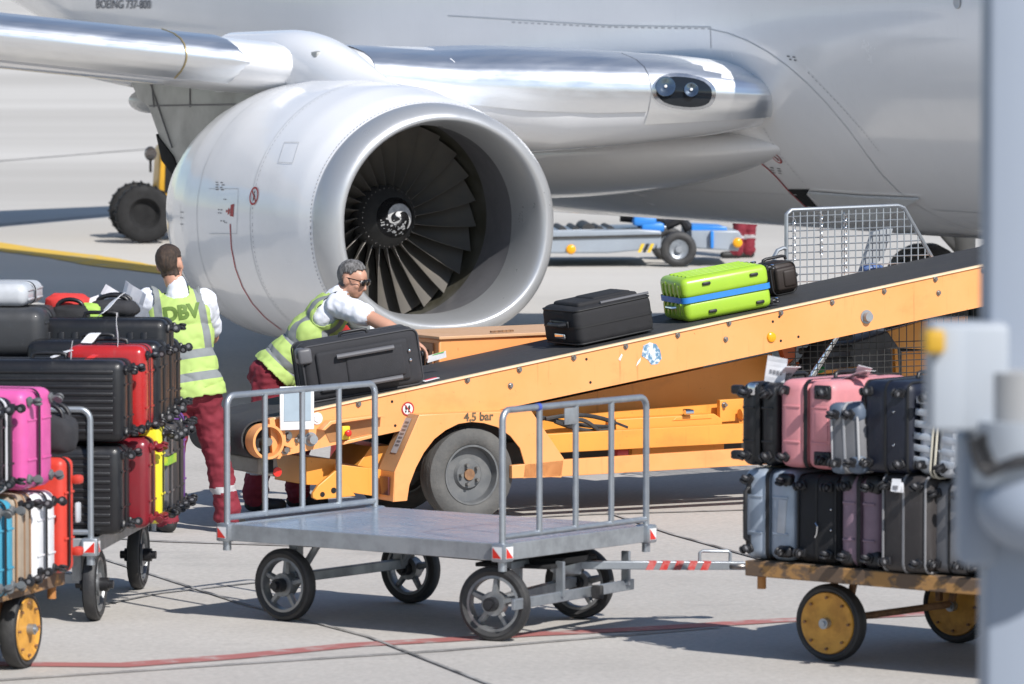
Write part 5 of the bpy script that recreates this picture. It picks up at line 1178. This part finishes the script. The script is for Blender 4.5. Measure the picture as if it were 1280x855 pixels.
def person(label, base, J, hair_mat, vest=True, vlo=-.10, vsh=0.0, voxel=.009, sleeves=True, glasses=False, group=None):
    """J: joints in the figure's own coordinates (origin on the ground). Body = one remeshed surface."""
    root = thing('person', label, 'person', Matrix.Translation(base), group)
    V = {k: Vector(v) for k, v in J.items()}
    P = []                                              # (kind, tag, data)
    def cap(t, a, ra, b, rb): P.append(('c', t, Vector(a), ra, Vector(b), rb))
    def ell(t, c, r, M=None): P.append(('e', t, Vector(c), Vector(r), M or Matrix.Identity(4)))
    hl, hr = V['hipL'], V['hipR']; pel = (hl+hr)/2; sl_, sr_ = V['shL'], V['shR']; ch = (sl_+sr_)/2; nk = V['neck']; hd = V['head']
    Bt = basis(sr_-sl_, ch-pel); Bp = basis(hr-hl, ch-pel)
    tl = (ch-pel).length; U = (ch-pel).normalized(); fw = Vector(Bt.col[1][:3])
    at = lambda s, f=0.0: pel+U*s+fw*f
    ell('pants', pel+U*.0, (.188, .140, .13), Bp); ell('torso', at(.13), (.178, .125, .15), Bp); ell('torso', at(tl*.55, .0), (.186, .130, .17), Bt); ell('torso', at(tl*.82, -.005), (.203, .124, .15), Bt); ell('torso', at(tl*.97, -.01), (.165, .075, .07), Bt)
    ell('pants', pel-fw*.045-U*.05, (.15, .10, .11), Bp)
    for s in 'LR':
        h_, k, a = V['hip'+s], V['knee'+s], V['ank'+s]; inw = (pel-h_)*.10
        cap('pants', h_-U*.02+inw, .112, k, .083); cap('pants', k, .083, a+Vector((0, 0, .05)), .078); cap('pants', a+Vector((0, 0, .07)), .078, a+Vector((0, 0, .0)), .082)
        t = V['toe'+s]; hd_ = (a-t); hd_.z = 0; hd_.normalize(); heel = Vector((a.x, a.y, .045))+hd_*.035
        cap('boot', heel, .045, Vector((t.x, t.y, .042)), .042); cap('boot', Vector((a.x, a.y, .04)), .05, a, .05)
        sh, el, wr = V['sh'+s], V['el'+s], V['wr'+s]
        mid = sh.lerp(el, .74)
        cap('shirt', sh, .078, mid, .076)
        cap('skin', sh.lerp(el, .4), .055, el, .046); cap('skin', el, .047, el.lerp(wr, .35), .049); cap('skin', el.lerp(wr, .35), .049, wr, .031)
        hnd = V['hand'+s]; hdir = (hnd-wr).normalized(); side = V.get('palm'+s, Vector((0, 0, -1))); side = (side-hdir*side.dot(hdir)).normalized(); lat = hdir.cross(side)
        Mh = Matrix((hdir, lat, side)).transposed().to_4x4()
        ell('skin', wr+hdir*.052, (.052, .040, .017), Mh)
        for i, (o, ln, cu) in enumerate(((-.030, .070, .5), (-.010, .080, .6), (.011, .076, .7), (.030, .060, .8))):
            p = wr+hdir*.088+lat*o; d = hdir.copy(); r_ = .0095
            for j, f in enumerate((.45, .32, .25)):
                ang = cu*(.5+.55*j)*V.get('curl', Vector((1, 0, 0))).x; d2 = (hdir*math.cos(ang)+side*math.sin(ang)).normalized(); q = p+d2*ln*f*1.15; cap('skin', p, r_, q, r_*.93); p = q; r_ *= .93
        th = wr+hdir*.025-lat*.028; t2 = th+hdir*.03-lat*.03+side*.012; cap('skin', th, .014, t2, .012); cap('skin', t2, .012, t2+hdir*.036+side*.012, .0095)
    Bh = basis(V['hright'], V['hup']); hu = Vector(Bh.col[2][:3]); hf = Vector(Bh.col[1][:3]); hr_ = Vector(Bh.col[0][:3])
    cap('skin', nk-U*.02, .062, hd-hu*.05-hf*.015, .055)
    cap('shirt', nk-U*.06, .080, nk+(hd-nk)*.02, .066)
    ell('head', hd+hu*.022-hf*.012, (.075, .096, .090), Bh); ell('head', hd-hu*.045+hf*.018, (.060, .074, .070), Bh); ell('head', hd-hu*.093+hf*.050, (.034, .034, .024), Bh); ell('head', hd+hu*.03+hf*.045, (.058, .045, .05), Bh)
    cap('head', hd+hu*.002+hf*.084, .010, hd-hu*.036+hf*.103, .0145); ell('head', hd-hu*.066+hf*.083, (.024, .012, .008), Bh); ell('head', hd-hu*.077+hf*.082, (.021, .011, .007), Bh)
    for s in (-1, 1):
        ell('head', hd+hr_*s*.076-hu*.012-hf*.010, (.012, .022, .034), Bh @ Matrix.Rotation(R(12*s), 4, 'Z')); ell('head', hd+hr_*s*.030+hu*.022+hf*.078, (.022, .012, .008), Bh)
        ell('head', hd+hr_*s*.042-hu*.028+hf*.058, (.02, .02, .02), Bh)
    mb = MB()
    for p in P:
        if p[0] == 'c': tcap(mb, p[2], p[3], p[4], p[5])
        else: mb.sph(p[2], tuple(p[3]), 20, p[4])
    o = mb.build('body', [pants, shirt, skin, boot, band], None, 0)
    md = o.modifiers.new('r', 'REMESH'); md.mode = 'VOXEL'; md.voxel_size = voxel
    sm = o.modifiers.new('s', 'SMOOTH'); sm.factor = .5; sm.iterations = 3
    bpy.context.view_layer.update()
    me = bpy.data.meshes.new_from_object(o.evaluated_get(bpy.context.evaluated_depsgraph_get())); old = o.data; bpy.data.objects.remove(o); bpy.data.meshes.remove(old)
    n = len(me.vertices); co = np.empty(n*3, dtype=np.float32); me.vertices.foreach_get('co', co); co = co.reshape(-1, 3)
    D_ = np.empty((len(P), n), dtype=np.float32)
    for i, p in enumerate(P):
        if p[0] == 'c':
            a, b = np.array(p[2]), np.array(p[4]); ab = b-a; h = np.clip(((co-a) @ ab)/max(1e-9, ab @ ab), 0, 1); D_[i] = np.linalg.norm(co-a-h[:, None]*ab, axis=1)-(p[3]+(p[5]-p[3])*h)
        else:
            Mi = np.array(p[4].inverted().to_3x3()); q = ((co-np.array(p[2])) @ Mi.T)/np.array(p[3]); D_[i] = (np.linalg.norm(q, axis=1)-1)*min(p[3])
    tags = np.array([p[1] for p in P]); vt = tags[np.argmin(D_, axis=0)]
    # cloth folds
    no = np.empty(n*3, dtype=np.float32); me.vertices.foreach_get('normal', no); no = no.reshape(-1, 3)
    for i in range(n):
        t = vt[i]; c = Vector(co[i])
        if t == 'pants': d = .014*noise.noise(Vector((c.x*9, c.y*9, c.z*17)))+.009*noise.noise(Vector((c.x*24, c.y*24, c.z*34)))
        elif t in ('shirt', 'torso'): d = .010*noise.noise(Vector((c.x*13, c.y*13, c.z*9+3)))+.006*noise.noise(c*27)
        else: continue
        co[i] += no[i]*d
    me.vertices.foreach_set('co', co.ravel()); me.update()
    mats = {'pants': 0, 'torso': 1, 'shirt': 1, 'skin': 2, 'head': 2, 'boot': 3}
    me.materials.clear()
    for m_ in (pants, shirt, skin, boot, band): me.materials.append(m_)
    shin = [(V['knee'+s], V['ank'+s]) for s in 'LR']; rootI = Bt.to_3x3().inverted()
    for f in me.polygons:
        t = vt[f.vertices[0]]; mi = mats[t]
        if t == 'pants':
            c = f.center
            for k, a in shin:
                if (c-(k*.42+a*.58)).length < .12 and abs((c-(k*.42+a*.58)).dot((a-k).normalized())) < .020: mi = 4
        f.material_index = mi
    body = bpy.data.objects.new('body', me); COL.objects.link(body); body.parent = root; me.shade_smooth()
    # garments grown from the body surface
    def garment(name, mat, sel, off, attr=False, jit=0.0, thick=.004):
        bm = bmesh.new(); bm.from_mesh(me); bm.verts.ensure_lookup_table(); bm.normal_update()
        keep = np.zeros(n, dtype=bool)
        for i in range(n): keep[i] = sel(i, Vector(co[i]), vt[i])
        nrm = [v.normal.copy() for v in bm.verts]
        for v in bm.verts: v.co += nrm[v.index]*(off(v.co, vt[v.index]) if callable(off) else off)*(1+jit*noise.noise(v.co*90))
        dead = [v for v in bm.verts if not keep[v.index]]
        bmesh.ops.delete(bm, geom=dead, context='VERTS')
        bmesh.ops.smooth_vert(bm, verts=bm.verts, factor=.5, use_axis_x=True, use_axis_y=True, use_axis_z=True)
        m2 = bpy.data.meshes.new(name); bm.to_mesh(m2)
        if attr:
            A = m2.attributes.new('tc', 'FLOAT_VECTOR', 'POINT')
            for i, v in enumerate(bm.verts):
                q = rootI @ (v.co-pel); A.data[i].vector = (q.x, q.z-vsh, q.y)
        bm.free(); m2.materials.clear(); m2.materials.append(mat); m2.shade_smooth()
        for f in m2.polygons: f.material_index = 0
        g = bpy.data.objects.new(name, m2); COL.objects.link(g); g.parent = root
        s2 = g.modifiers.new('t', 'SOLIDIFY'); s2.thickness = thick; s2.offset = -1
        return g
    RI = rootI; hI = Bh.to_3x3().inverted()
    vest_o = None
    if vest:
        def vsel(i, c, t):
            q = RI @ (c-pel); s = q.z
            if t == 'torso': return s > vlo and not (abs(q.x) > .178 and s > tl*.62)
            if t == 'shirt': return tl*.9 < s and .065 < abs(q.x) < .155 and (c-hd).length > .17
            if t == 'pants': return vlo < s < .16 and abs(q.x) < .23
            return False
        vest_o = garment('vest', vest_m, vsel, lambda c, t: .016+.012*max(0, .12-(RI @ (c-pel)).z)/.2, attr=True)
    def hsel(i, c, t):
        if t not in ('head', 'skin'): return False
        q = hI @ (c-hd)
        ear = abs(q.x) > .066 and -.05 < q.z < .03 and -.04 < q.y < .03
        return (not ear) and ((q.z > .052+max(0, q.y-.02)*.45+.012*noise.noise(c*70) and q.y < .076) or (q.y < -.014+.010*noise.noise(c*80) and q.z > -.080+.014*noise.noise(c*60)) or (q.y < .022 and q.z > .0)) and q.z > -.09
    garment('hair', hair_mat, hsel, lambda c, t: .005+.008*max(0, (hI @ (c-hd)).z)/.1+.004*noise.noise(c*75)+.003*noise.noise(c*160), jit=.2, thick=.006)
    eyes = MB()
    if glasses:
        for s in (-1, 1):
            g = MB(); c = hd+hr_*s*.034+hu*.006+hf*.098
            g.sph(c, (.034, .013, .024), 18, Bh); g.tube([hd+hr_*s*.062+hu*.012+hf*.088, hd+hr_*s*.079+hu*.012+hf*.05, hd+hr_*s*.082+hu*.006-hf*.015], .0035, 6)
            if s == 1: g.tube([hd+hr_*.012+hu*.010+hf*.104, hd-hr_*.012+hu*.010+hf*.104], .003, 6)
            g.build('sunglasses', paint('sunglass_black', (.008, .008, .009), .12), root, 50)
    for s in (-1, 1):
        e = MB(); c = hd+hr_*s*.031+hu*.006+hf*.078; e.m(0).sph(c, .0125, 14); e.m(1).sph(c+hf*.0085, .006, 10); e.build('eye', [paint('eye_white', (.6, .58, .56), .3), paint('iris_brown', (.04, .02, .012), .2)], root, 60)
    return root, body, vest_o, pel, Bt
# standing worker seen from behind (X left/right, Y away), feet on the ground at Y about 31.4
B1 = Vector((-1.93, 31.45, 0))
J1 = dict(hipL=(-.14, .0, .91), hipR=(.035, .0, .91), kneeL=(-.17, -.03, .49), kneeR=(.105, .02, .49), ankL=(-.20, .0, .10), ankR=(.175, .02, .10), toeL=(-.30, .13, .04), toeR=(.24, .18, .04),
          shL=(-.305, .02, 1.435), shR=(.035, .07, 1.425), neck=(-.135, .03, 1.52), head=(-.175, .05, 1.655), hright=(.93, -.36, 0), hup=(-.12, .05, 1),
          elL=(-.40, .24, 1.22), elR=(.065, .30, 1.19), wrL=(-.50, .46, 1.22), wrR=(-.08, .50, 1.14), handL=(-.55, .55, 1.21), handR=(-.15, .58, 1.13), palmL=(0, 0, -1), palmR=(-1, 0, -.3))
p1, body1, vest1, pel1, Bt1 = person('worker in a yellow DBV vest and maroon trousers standing with his back to us', B1, J1, hair_d, vlo=-.085)
# lettering on the back of the vest
bv = bvh_of(vest1); bm_ = text_polys('DBV', .118, .006, 2); Bm = Bt1.to_3x3(); c0 = pel1+Bm @ Vector((.005, 0, .44))
for v in bm_.verts:
    q = c0+Bm @ Vector((v.co.x, 0, v.co.y)); f = Bm @ Vector((0, 1, 0)); h = bv.ray_cast(q-f*.6, f)
    v.co = (h[0] if h[0] is not None else q-f*.14)-f*.004
mb = MB(); mb.merge(bm_); mb.build('lettering', paint('olive_print', (.11, .19, .03), .7), p1, 0)
# worker bending over the belt, facing right
B2 = Vector((-1.49, 33.0, 0))
J2 = dict(hipR=(-.06, -.115, .89), hipL=(-.02, .085, .90), kneeR=(-.12, -.13, .48), kneeL=(.10, .10, .47), ankR=(-.16, -.12, .10), ankL=(.10, .13, .10), toeR=(.0, -.17, .04), toeL=(.26, .10, .04),
          shR=(.365, -.175, 1.335), shL=(.38, .175, 1.325), neck=(.40, -.01, 1.405), head=(.462, -.03, 1.495), hright=(-.35, -.94, 0), hup=(.30, -.10, .95),
          elR=(.60, -.32, 1.25), elL=(.62, .22, 1.08), wrR=(.87, -.48, 1.115), wrL=(.76, .08, .98), handR=(.965, -.53, 1.045), handL=(.82, .0, .95), palmR=(-.3, -.3, -1), palmL=(.2, -1, -.3), curl=(1.25, 0, 0))
p2, body2, vest2, pel2, Bt2 = person('worker with sunglasses in a yellow vest bending over the belt to check a tag', B2, J2, hair_g, glasses=True, vlo=-.02, vsh=.05)
p = D(545, 447, 32.45); mb = MB(); mb.face([(-.06, 0, -.022), (.065, .01, -.012), (.07, .0, .03), (-.055, -.01, .022)]); mb.m(1).face([(-.03, -.006, .016), (.06, -.006, .024), (.06, -.006, .03), (-.03, -.006, .021)])
o = mb.build('baggage_tag', [tag_white, paint('tag_green', (.15, .5, .12), .5)], None, 0); o.matrix_world = Matrix.Translation(p) @ Matrix.Rotation(R(-12), 4, 'Y'); tag(o, 'white and green baggage tag held in the bending worker\'s fingers', 'tag')
# worker far behind, only his legs show under the fuselage
B3 = Vector((2.9, 63.1, gz(63.1)))
J3 = dict(hipL=(-.09, .0, .91), hipR=(.09, .0, .91), kneeL=(-.09, -.05, .49), kneeR=(.05, .05, .49), ankL=(-.13, -.06, .10), ankR=(.02, .05, .10), toeL=(-.30, -.10, .04), toeR=(-.14, .02, .04),
          shL=(-.18, .0, 1.44), shR=(.18, .0, 1.44), neck=(0, 0, 1.52), head=(0, .02, 1.65), hright=(1, 0, 0), hup=(0, 0, 1), elL=(-.26, .03, 1.17), elR=(.26, .03, 1.17), wrL=(-.24, .14, .95), wrR=(.24, .14, .95), handL=(-.23, .2, .87), handR=(.23, .2, .87), palmL=(1, 0, 0), palmR=(-1, 0, 0))
person('worker in red trousers far behind the aircraft beside the grey transporter', B3, J3, hair_d, voxel=.014)

# ------------------------------------------------------------------ red cone between the belt loader and the engine
cn = thing('traffic_cone', 'tall red and white traffic cone standing behind the belt by the engine', 'cone', TR(D(443, 585, 35.6).xy.to_3d()))
mb = MB(); mb.box((0, 0, .02), (.42, .42, .04), .015); mb.build('base', rubber, cn, 30)
mb = MB(); K_ = [(.04, .18), (.35, .150), (.35, .150), (.62, .125), (.88, .105), (1.16, .085), (1.19, .06), (1.19, .001)]
for i, (a, b) in enumerate(zip(K_[:-1], K_[1:])): mb.m(1 if i == 2 else 0).lathe([a, b], Matrix.Rotation(R(-90), 4, 'Y'), 32)
mb.build('cone_body', [paint('cone_red', (.68, .035, .025), .5), white_refl], cn, 50)

# ------------------------------------------------------------------ background: yellow tractor and grey transporter
tm = TR((-4.31, 66.8, gz(66.4)), R(8)) @ Matrix.Scale(.86, 4); tg = thing('tow_tractor', 'yellow airport tractor with a big black tyre parked behind the engine', 'tractor', tm)
tmt = paint('tractor_yellow', (.70, .38, .03), .4)
for x, y, r in ((-.62, -.75, .435), (-.62, .75, .435), (1.3, -.75, .435), (1.3, .75, .435)):
    Mw = Matrix.Translation((x, y, r)) @ Matrix.Rotation(R(90), 4, 'Z'); t = MB(); t.lathe(tyre_profile(r, .30, r*.5), Mw, 40)
    for k in range(22): a = 2*math.pi*k/22; t.box(Mw @ Vector((0, r*math.cos(a), r*math.sin(a))), (.045, .28, .016), .004, rot=Matrix.Rotation(-a+R(90)*0, 4, 'Y'))
    w_ = t.build('tyre', rubber, tg, 40); w_.data.materials.clear(); w_.data.materials.append(paint('tractor_tyre_black', (.010, .010, .011), .8)); h = MB(); h.lathe([(-.12, r*.52), (-.05, r*.4), (-.04, .001)], Mw, 28); h.lathe([(.12, r*.52), (.05, r*.4), (.04, .001)], Mw, 28); h.build('hub', dark_hole, w_, 40)
mb = MB(); mb.box((.62, 0, .75), (1.9, 1.0, .5), .06); mb.prism([(-.42, .5), (-.36, 1.42), (-.25, 1.5), (.6, 1.5), (.6, .5)], lambda u, v, d: Vector((u, d, v)), -.62, .62, .05); mb.build('bodywork', tmt, tg, 30)
mb = MB(); mb.prism([(-.30, .75), (-.28, 1.38), (.5, 1.38), (.5, .75)], lambda u, v, d: Vector((u, d, v)), -.64, -.618); mb.build('grille', dark_hole, tg, 20)
mb = MB(); mb.m(0).sph((-.50, -.42, 1.33), (.09, .11, .11), 18); mb.m(1).cyl((-.50, -.53, 1.33), (-.5, -.545, 1.33), .09, n=20); mb.m(0).cyl((-.5, -.42, 1.05), (-.5, -.42, 1.25), .02); mb.build('headlamp', [black_plastic, chrome], tg, 40)
mb = MB(); mb.box((1.2, 0, 1.05), (.5, .8, .15), .04); mb.box((1.45, 0, 1.35), (.12, .8, .55), .04); mb.build('seat', S_BLACK, tg, 40)
tr = thing('cargo_transporter', 'low grey cargo transporter with blue fittings far behind under the fuselage', 'transporter', TR((.62, 61.3, gz(61.3)), R(3)))
tmg = paint('transporter_grey', (.30, .34, .39), .4, 0, (.24, .27, .31), .7, 2)
def tp(px, py): p = D(px, py, 61.0); return (p.x-.62, p.z-gz(61.3))
mb = MB(); mb.prism([tp(640, 318), tp(640, 291), tp(800, 288), tp(828, 290), tp(828, 312), tp(760, 318)], lambda u, v, d: Vector((u, d, v)), 0, 1.6, .02); mb.prism([tp(866, 312), tp(866, 290), tp(926, 290), tp(930, 296), tp(926, 316)], lambda u, v, d: Vector((u, d, v)), 0.05, 1.5, .02); mb.build('frame', tmg, tr, 20)
mb = MB(); mb.prism([tp(640, 298), tp(828, 294), tp(828, 297), tp(640, 301)], lambda u, v, d: Vector((u, d, v)), -.02, 0); mb.build('rubbing_strip', rubber, tr, 20)
mb = MB(); mb.prism([tp(640, 292), tp(660, 290), tp(800, 287), tp(835, 284), tp(835, 288), tp(640, 294)], lambda u, v, d: Vector((u, d, v)), .1, 1.5, .01); mb.build('roller_bed', galv, tr, 20)
for x in (705, 722, 738, 752, 766):
    a, z = tp(x, 290); mb = MB(); mb.cyl((a, .2, z), (a, 1.4, z), .05 if x != 738 else .085, n=16); mb.build('roller', rubber, tr)
for k in range(4):
    mb = MB(); mb.prism([tp(798+6*k, 317), tp(802+6*k, 317), tp(807+6*k, 306), tp(803+6*k, 306)] if k < 3 else [tp(818, 317), tp(822, 317), tp(822, 306)], lambda u, v, d: Vector((u, d, v)), -.012, -.004); mb.build('hazard_stripe', [paint('hazard_yellow', (.75, .5, .03), .5), black_plastic][k % 2], tr, 0)
for x, y in ((714, 313), (924, 305)): a, z = tp(x, y); mb = MB(); mb.sph((a, -.01, z), (.06, .03, .06), 14); mb.build('amber_lamp', MATS['amber_reflector'], tr)
mb = MB(); mb.prism([tp(868, 291), tp(868, 284), tp(912, 286), tp(914, 292)], lambda u, v, d: Vector((u, d, v)), .2, 1.2, .01); mb.prism([tp(890, 312), tp(890, 290), tp(894, 290), tp(894, 312)], lambda u, v, d: Vector((u, d, v)), -.03, .06, .01); mb.build('blue_cover', paint('transporter_blue', (.03, .22, .65), .4), tr, 20)
for x, y, r in ((808, 278, .10), (818, 286, .09)): a, z = tp(x, y); mb = MB(); mb.box((a, .2, z), (.28, .3, .12), .04); mb.build('blue_box', MATS['transporter_blue'], tr, 30)
mb = MB(); mb.tube([Vector((a, .3, z)) for a, z in (tp(780, 258), tp(800, 272), tp(815, 288))], .09, 8); mb.tube([Vector((a, .3, z)) for a, z in (tp(836, 284), tp(856, 276), tp(866, 290))], .07, 8); mb.tube([Vector((a, .5, z)) for a, z in (tp(780, 274), tp(840, 280))], .06, 8); mb.build('lift_arm', black_plastic, tr, 40)
for px_, y in ((850, .05), (850, 1.5), (640, .1), (640, 1.5)):
    a, z = tp(px_, 312); Mw = Matrix.Translation((a, y, .215)) @ Matrix.Rotation(R(90), 4, 'Z'); t = MB(); t.lathe(tyre_profile(.215, .2, .115), Mw, 36); w_ = t.build('tyre', rubber, tr, 40)
    h = MB(); h.lathe([(-.08, .13), (-.05, .10), (-.04, .05), (-.09, .04), (-.09, .001)], Mw, 28); h.build('rim', galv, w_, 40)

# ------------------------------------------------------------------ pale service post close to us at the right edge
YP = 11.0
def pp(px, py): p = D(px, py, YP); return Vector((p.x, YP, p.z))
sp0 = pp(1276, 500); ps = thing('service_post', 'pale grey out of focus post with boxes and a cable at the right edge', 'post', TR((sp0.x, YP, 0)))
LX = lambda v: v-Vector((sp0.x, YP, 0))
pg = paint('post_pale_blue_grey', (.25, .285, .345), .55, 0, (.22, .255, .31), .4, 3); pw = paint('post_box_white', (.35, .38, .42), .5, 0, (.30, .33, .37), .4, 4)
def pbox(name, x0, y0, x1, y1, d0, d1, mat, bev=.012, parent=None):
    a = LX(pp(x0, y0)); b = LX(pp(x1, y1)); mb = MB(); mb.box(((a.x+b.x)/2, (d0+d1)/2, (a.z+b.z)/2), (b.x-a.x, d1-d0, a.z-b.z), bev, 3); return mb.build(name, mat, parent or ps, 40)
mb = MB(); z0 = 0; mb.box((0, .05, 2.05), ((1322-1233)/6400*YP, .2, 4.1), .012, 3); mb.build('column', pg, ps, 40)
bx = pbox('junction_box', 1156, 400, 1252, 533, -.16, .02, pw)
pbox('box_lid', 1158, 402, 1196, 530, -.172, -.158, pw, .004, bx)
pbox('yellow_plug', 1147, 406, 1172, 436, -.20, -.12, paint('plug_yellow', (.52, .30, .02), .5), .01, bx)
mb = MB(); c = LX(pp(1277, 570)); mb.cyl((c.x, -.12, LX(pp(0, 520)).z), (c.x, -.12, LX(pp(0, 600)).z), .115, n=40); mb.build('lower_drum', pw, ps, 40)
mb = MB(); mb.cyl((c.x, -.12, LX(pp(0, 460)).z), (c.x, -.12, LX(pp(0, 520)).z), .085, n=40); mb.build('drum_neck', paint('neck_grey', (.36, .36, .36), .5), ps, 40)
mb = MB(); mb.sph((c.x+.03, -.15, LX(pp(0, 626)).z), (.14, .12, .10), 24); mb.build('rounded_cover', pg, ps, 60)
cab = pbox('lower_cabinet', 1198, 540, 1246, 706, -.06, .12, pg, .02)
mb = MB(); P0 = LX(pp(1203, 536)); P1 = LX(pp(1212, 570)); P2 = LX(pp(1240, 545+8)); P3 = LX(pp(1290, 562))
pts = [P0, LX(pp(1205, 552)), P1, LX(pp(1222, 578)), LX(pp(1245, 568)), P3]
Q = []
for i in range(len(pts)-1):
    for k in range(5): Q.append(pts[i].lerp(pts[i+1], k/5)+Vector((0, -.26, 0)))
mb.tube(Q, .012, 8); mb.tube([q+Vector((.02, .0, .01)) for q in Q], .010, 8); mb.build('cable', black_plastic, ps, 60)
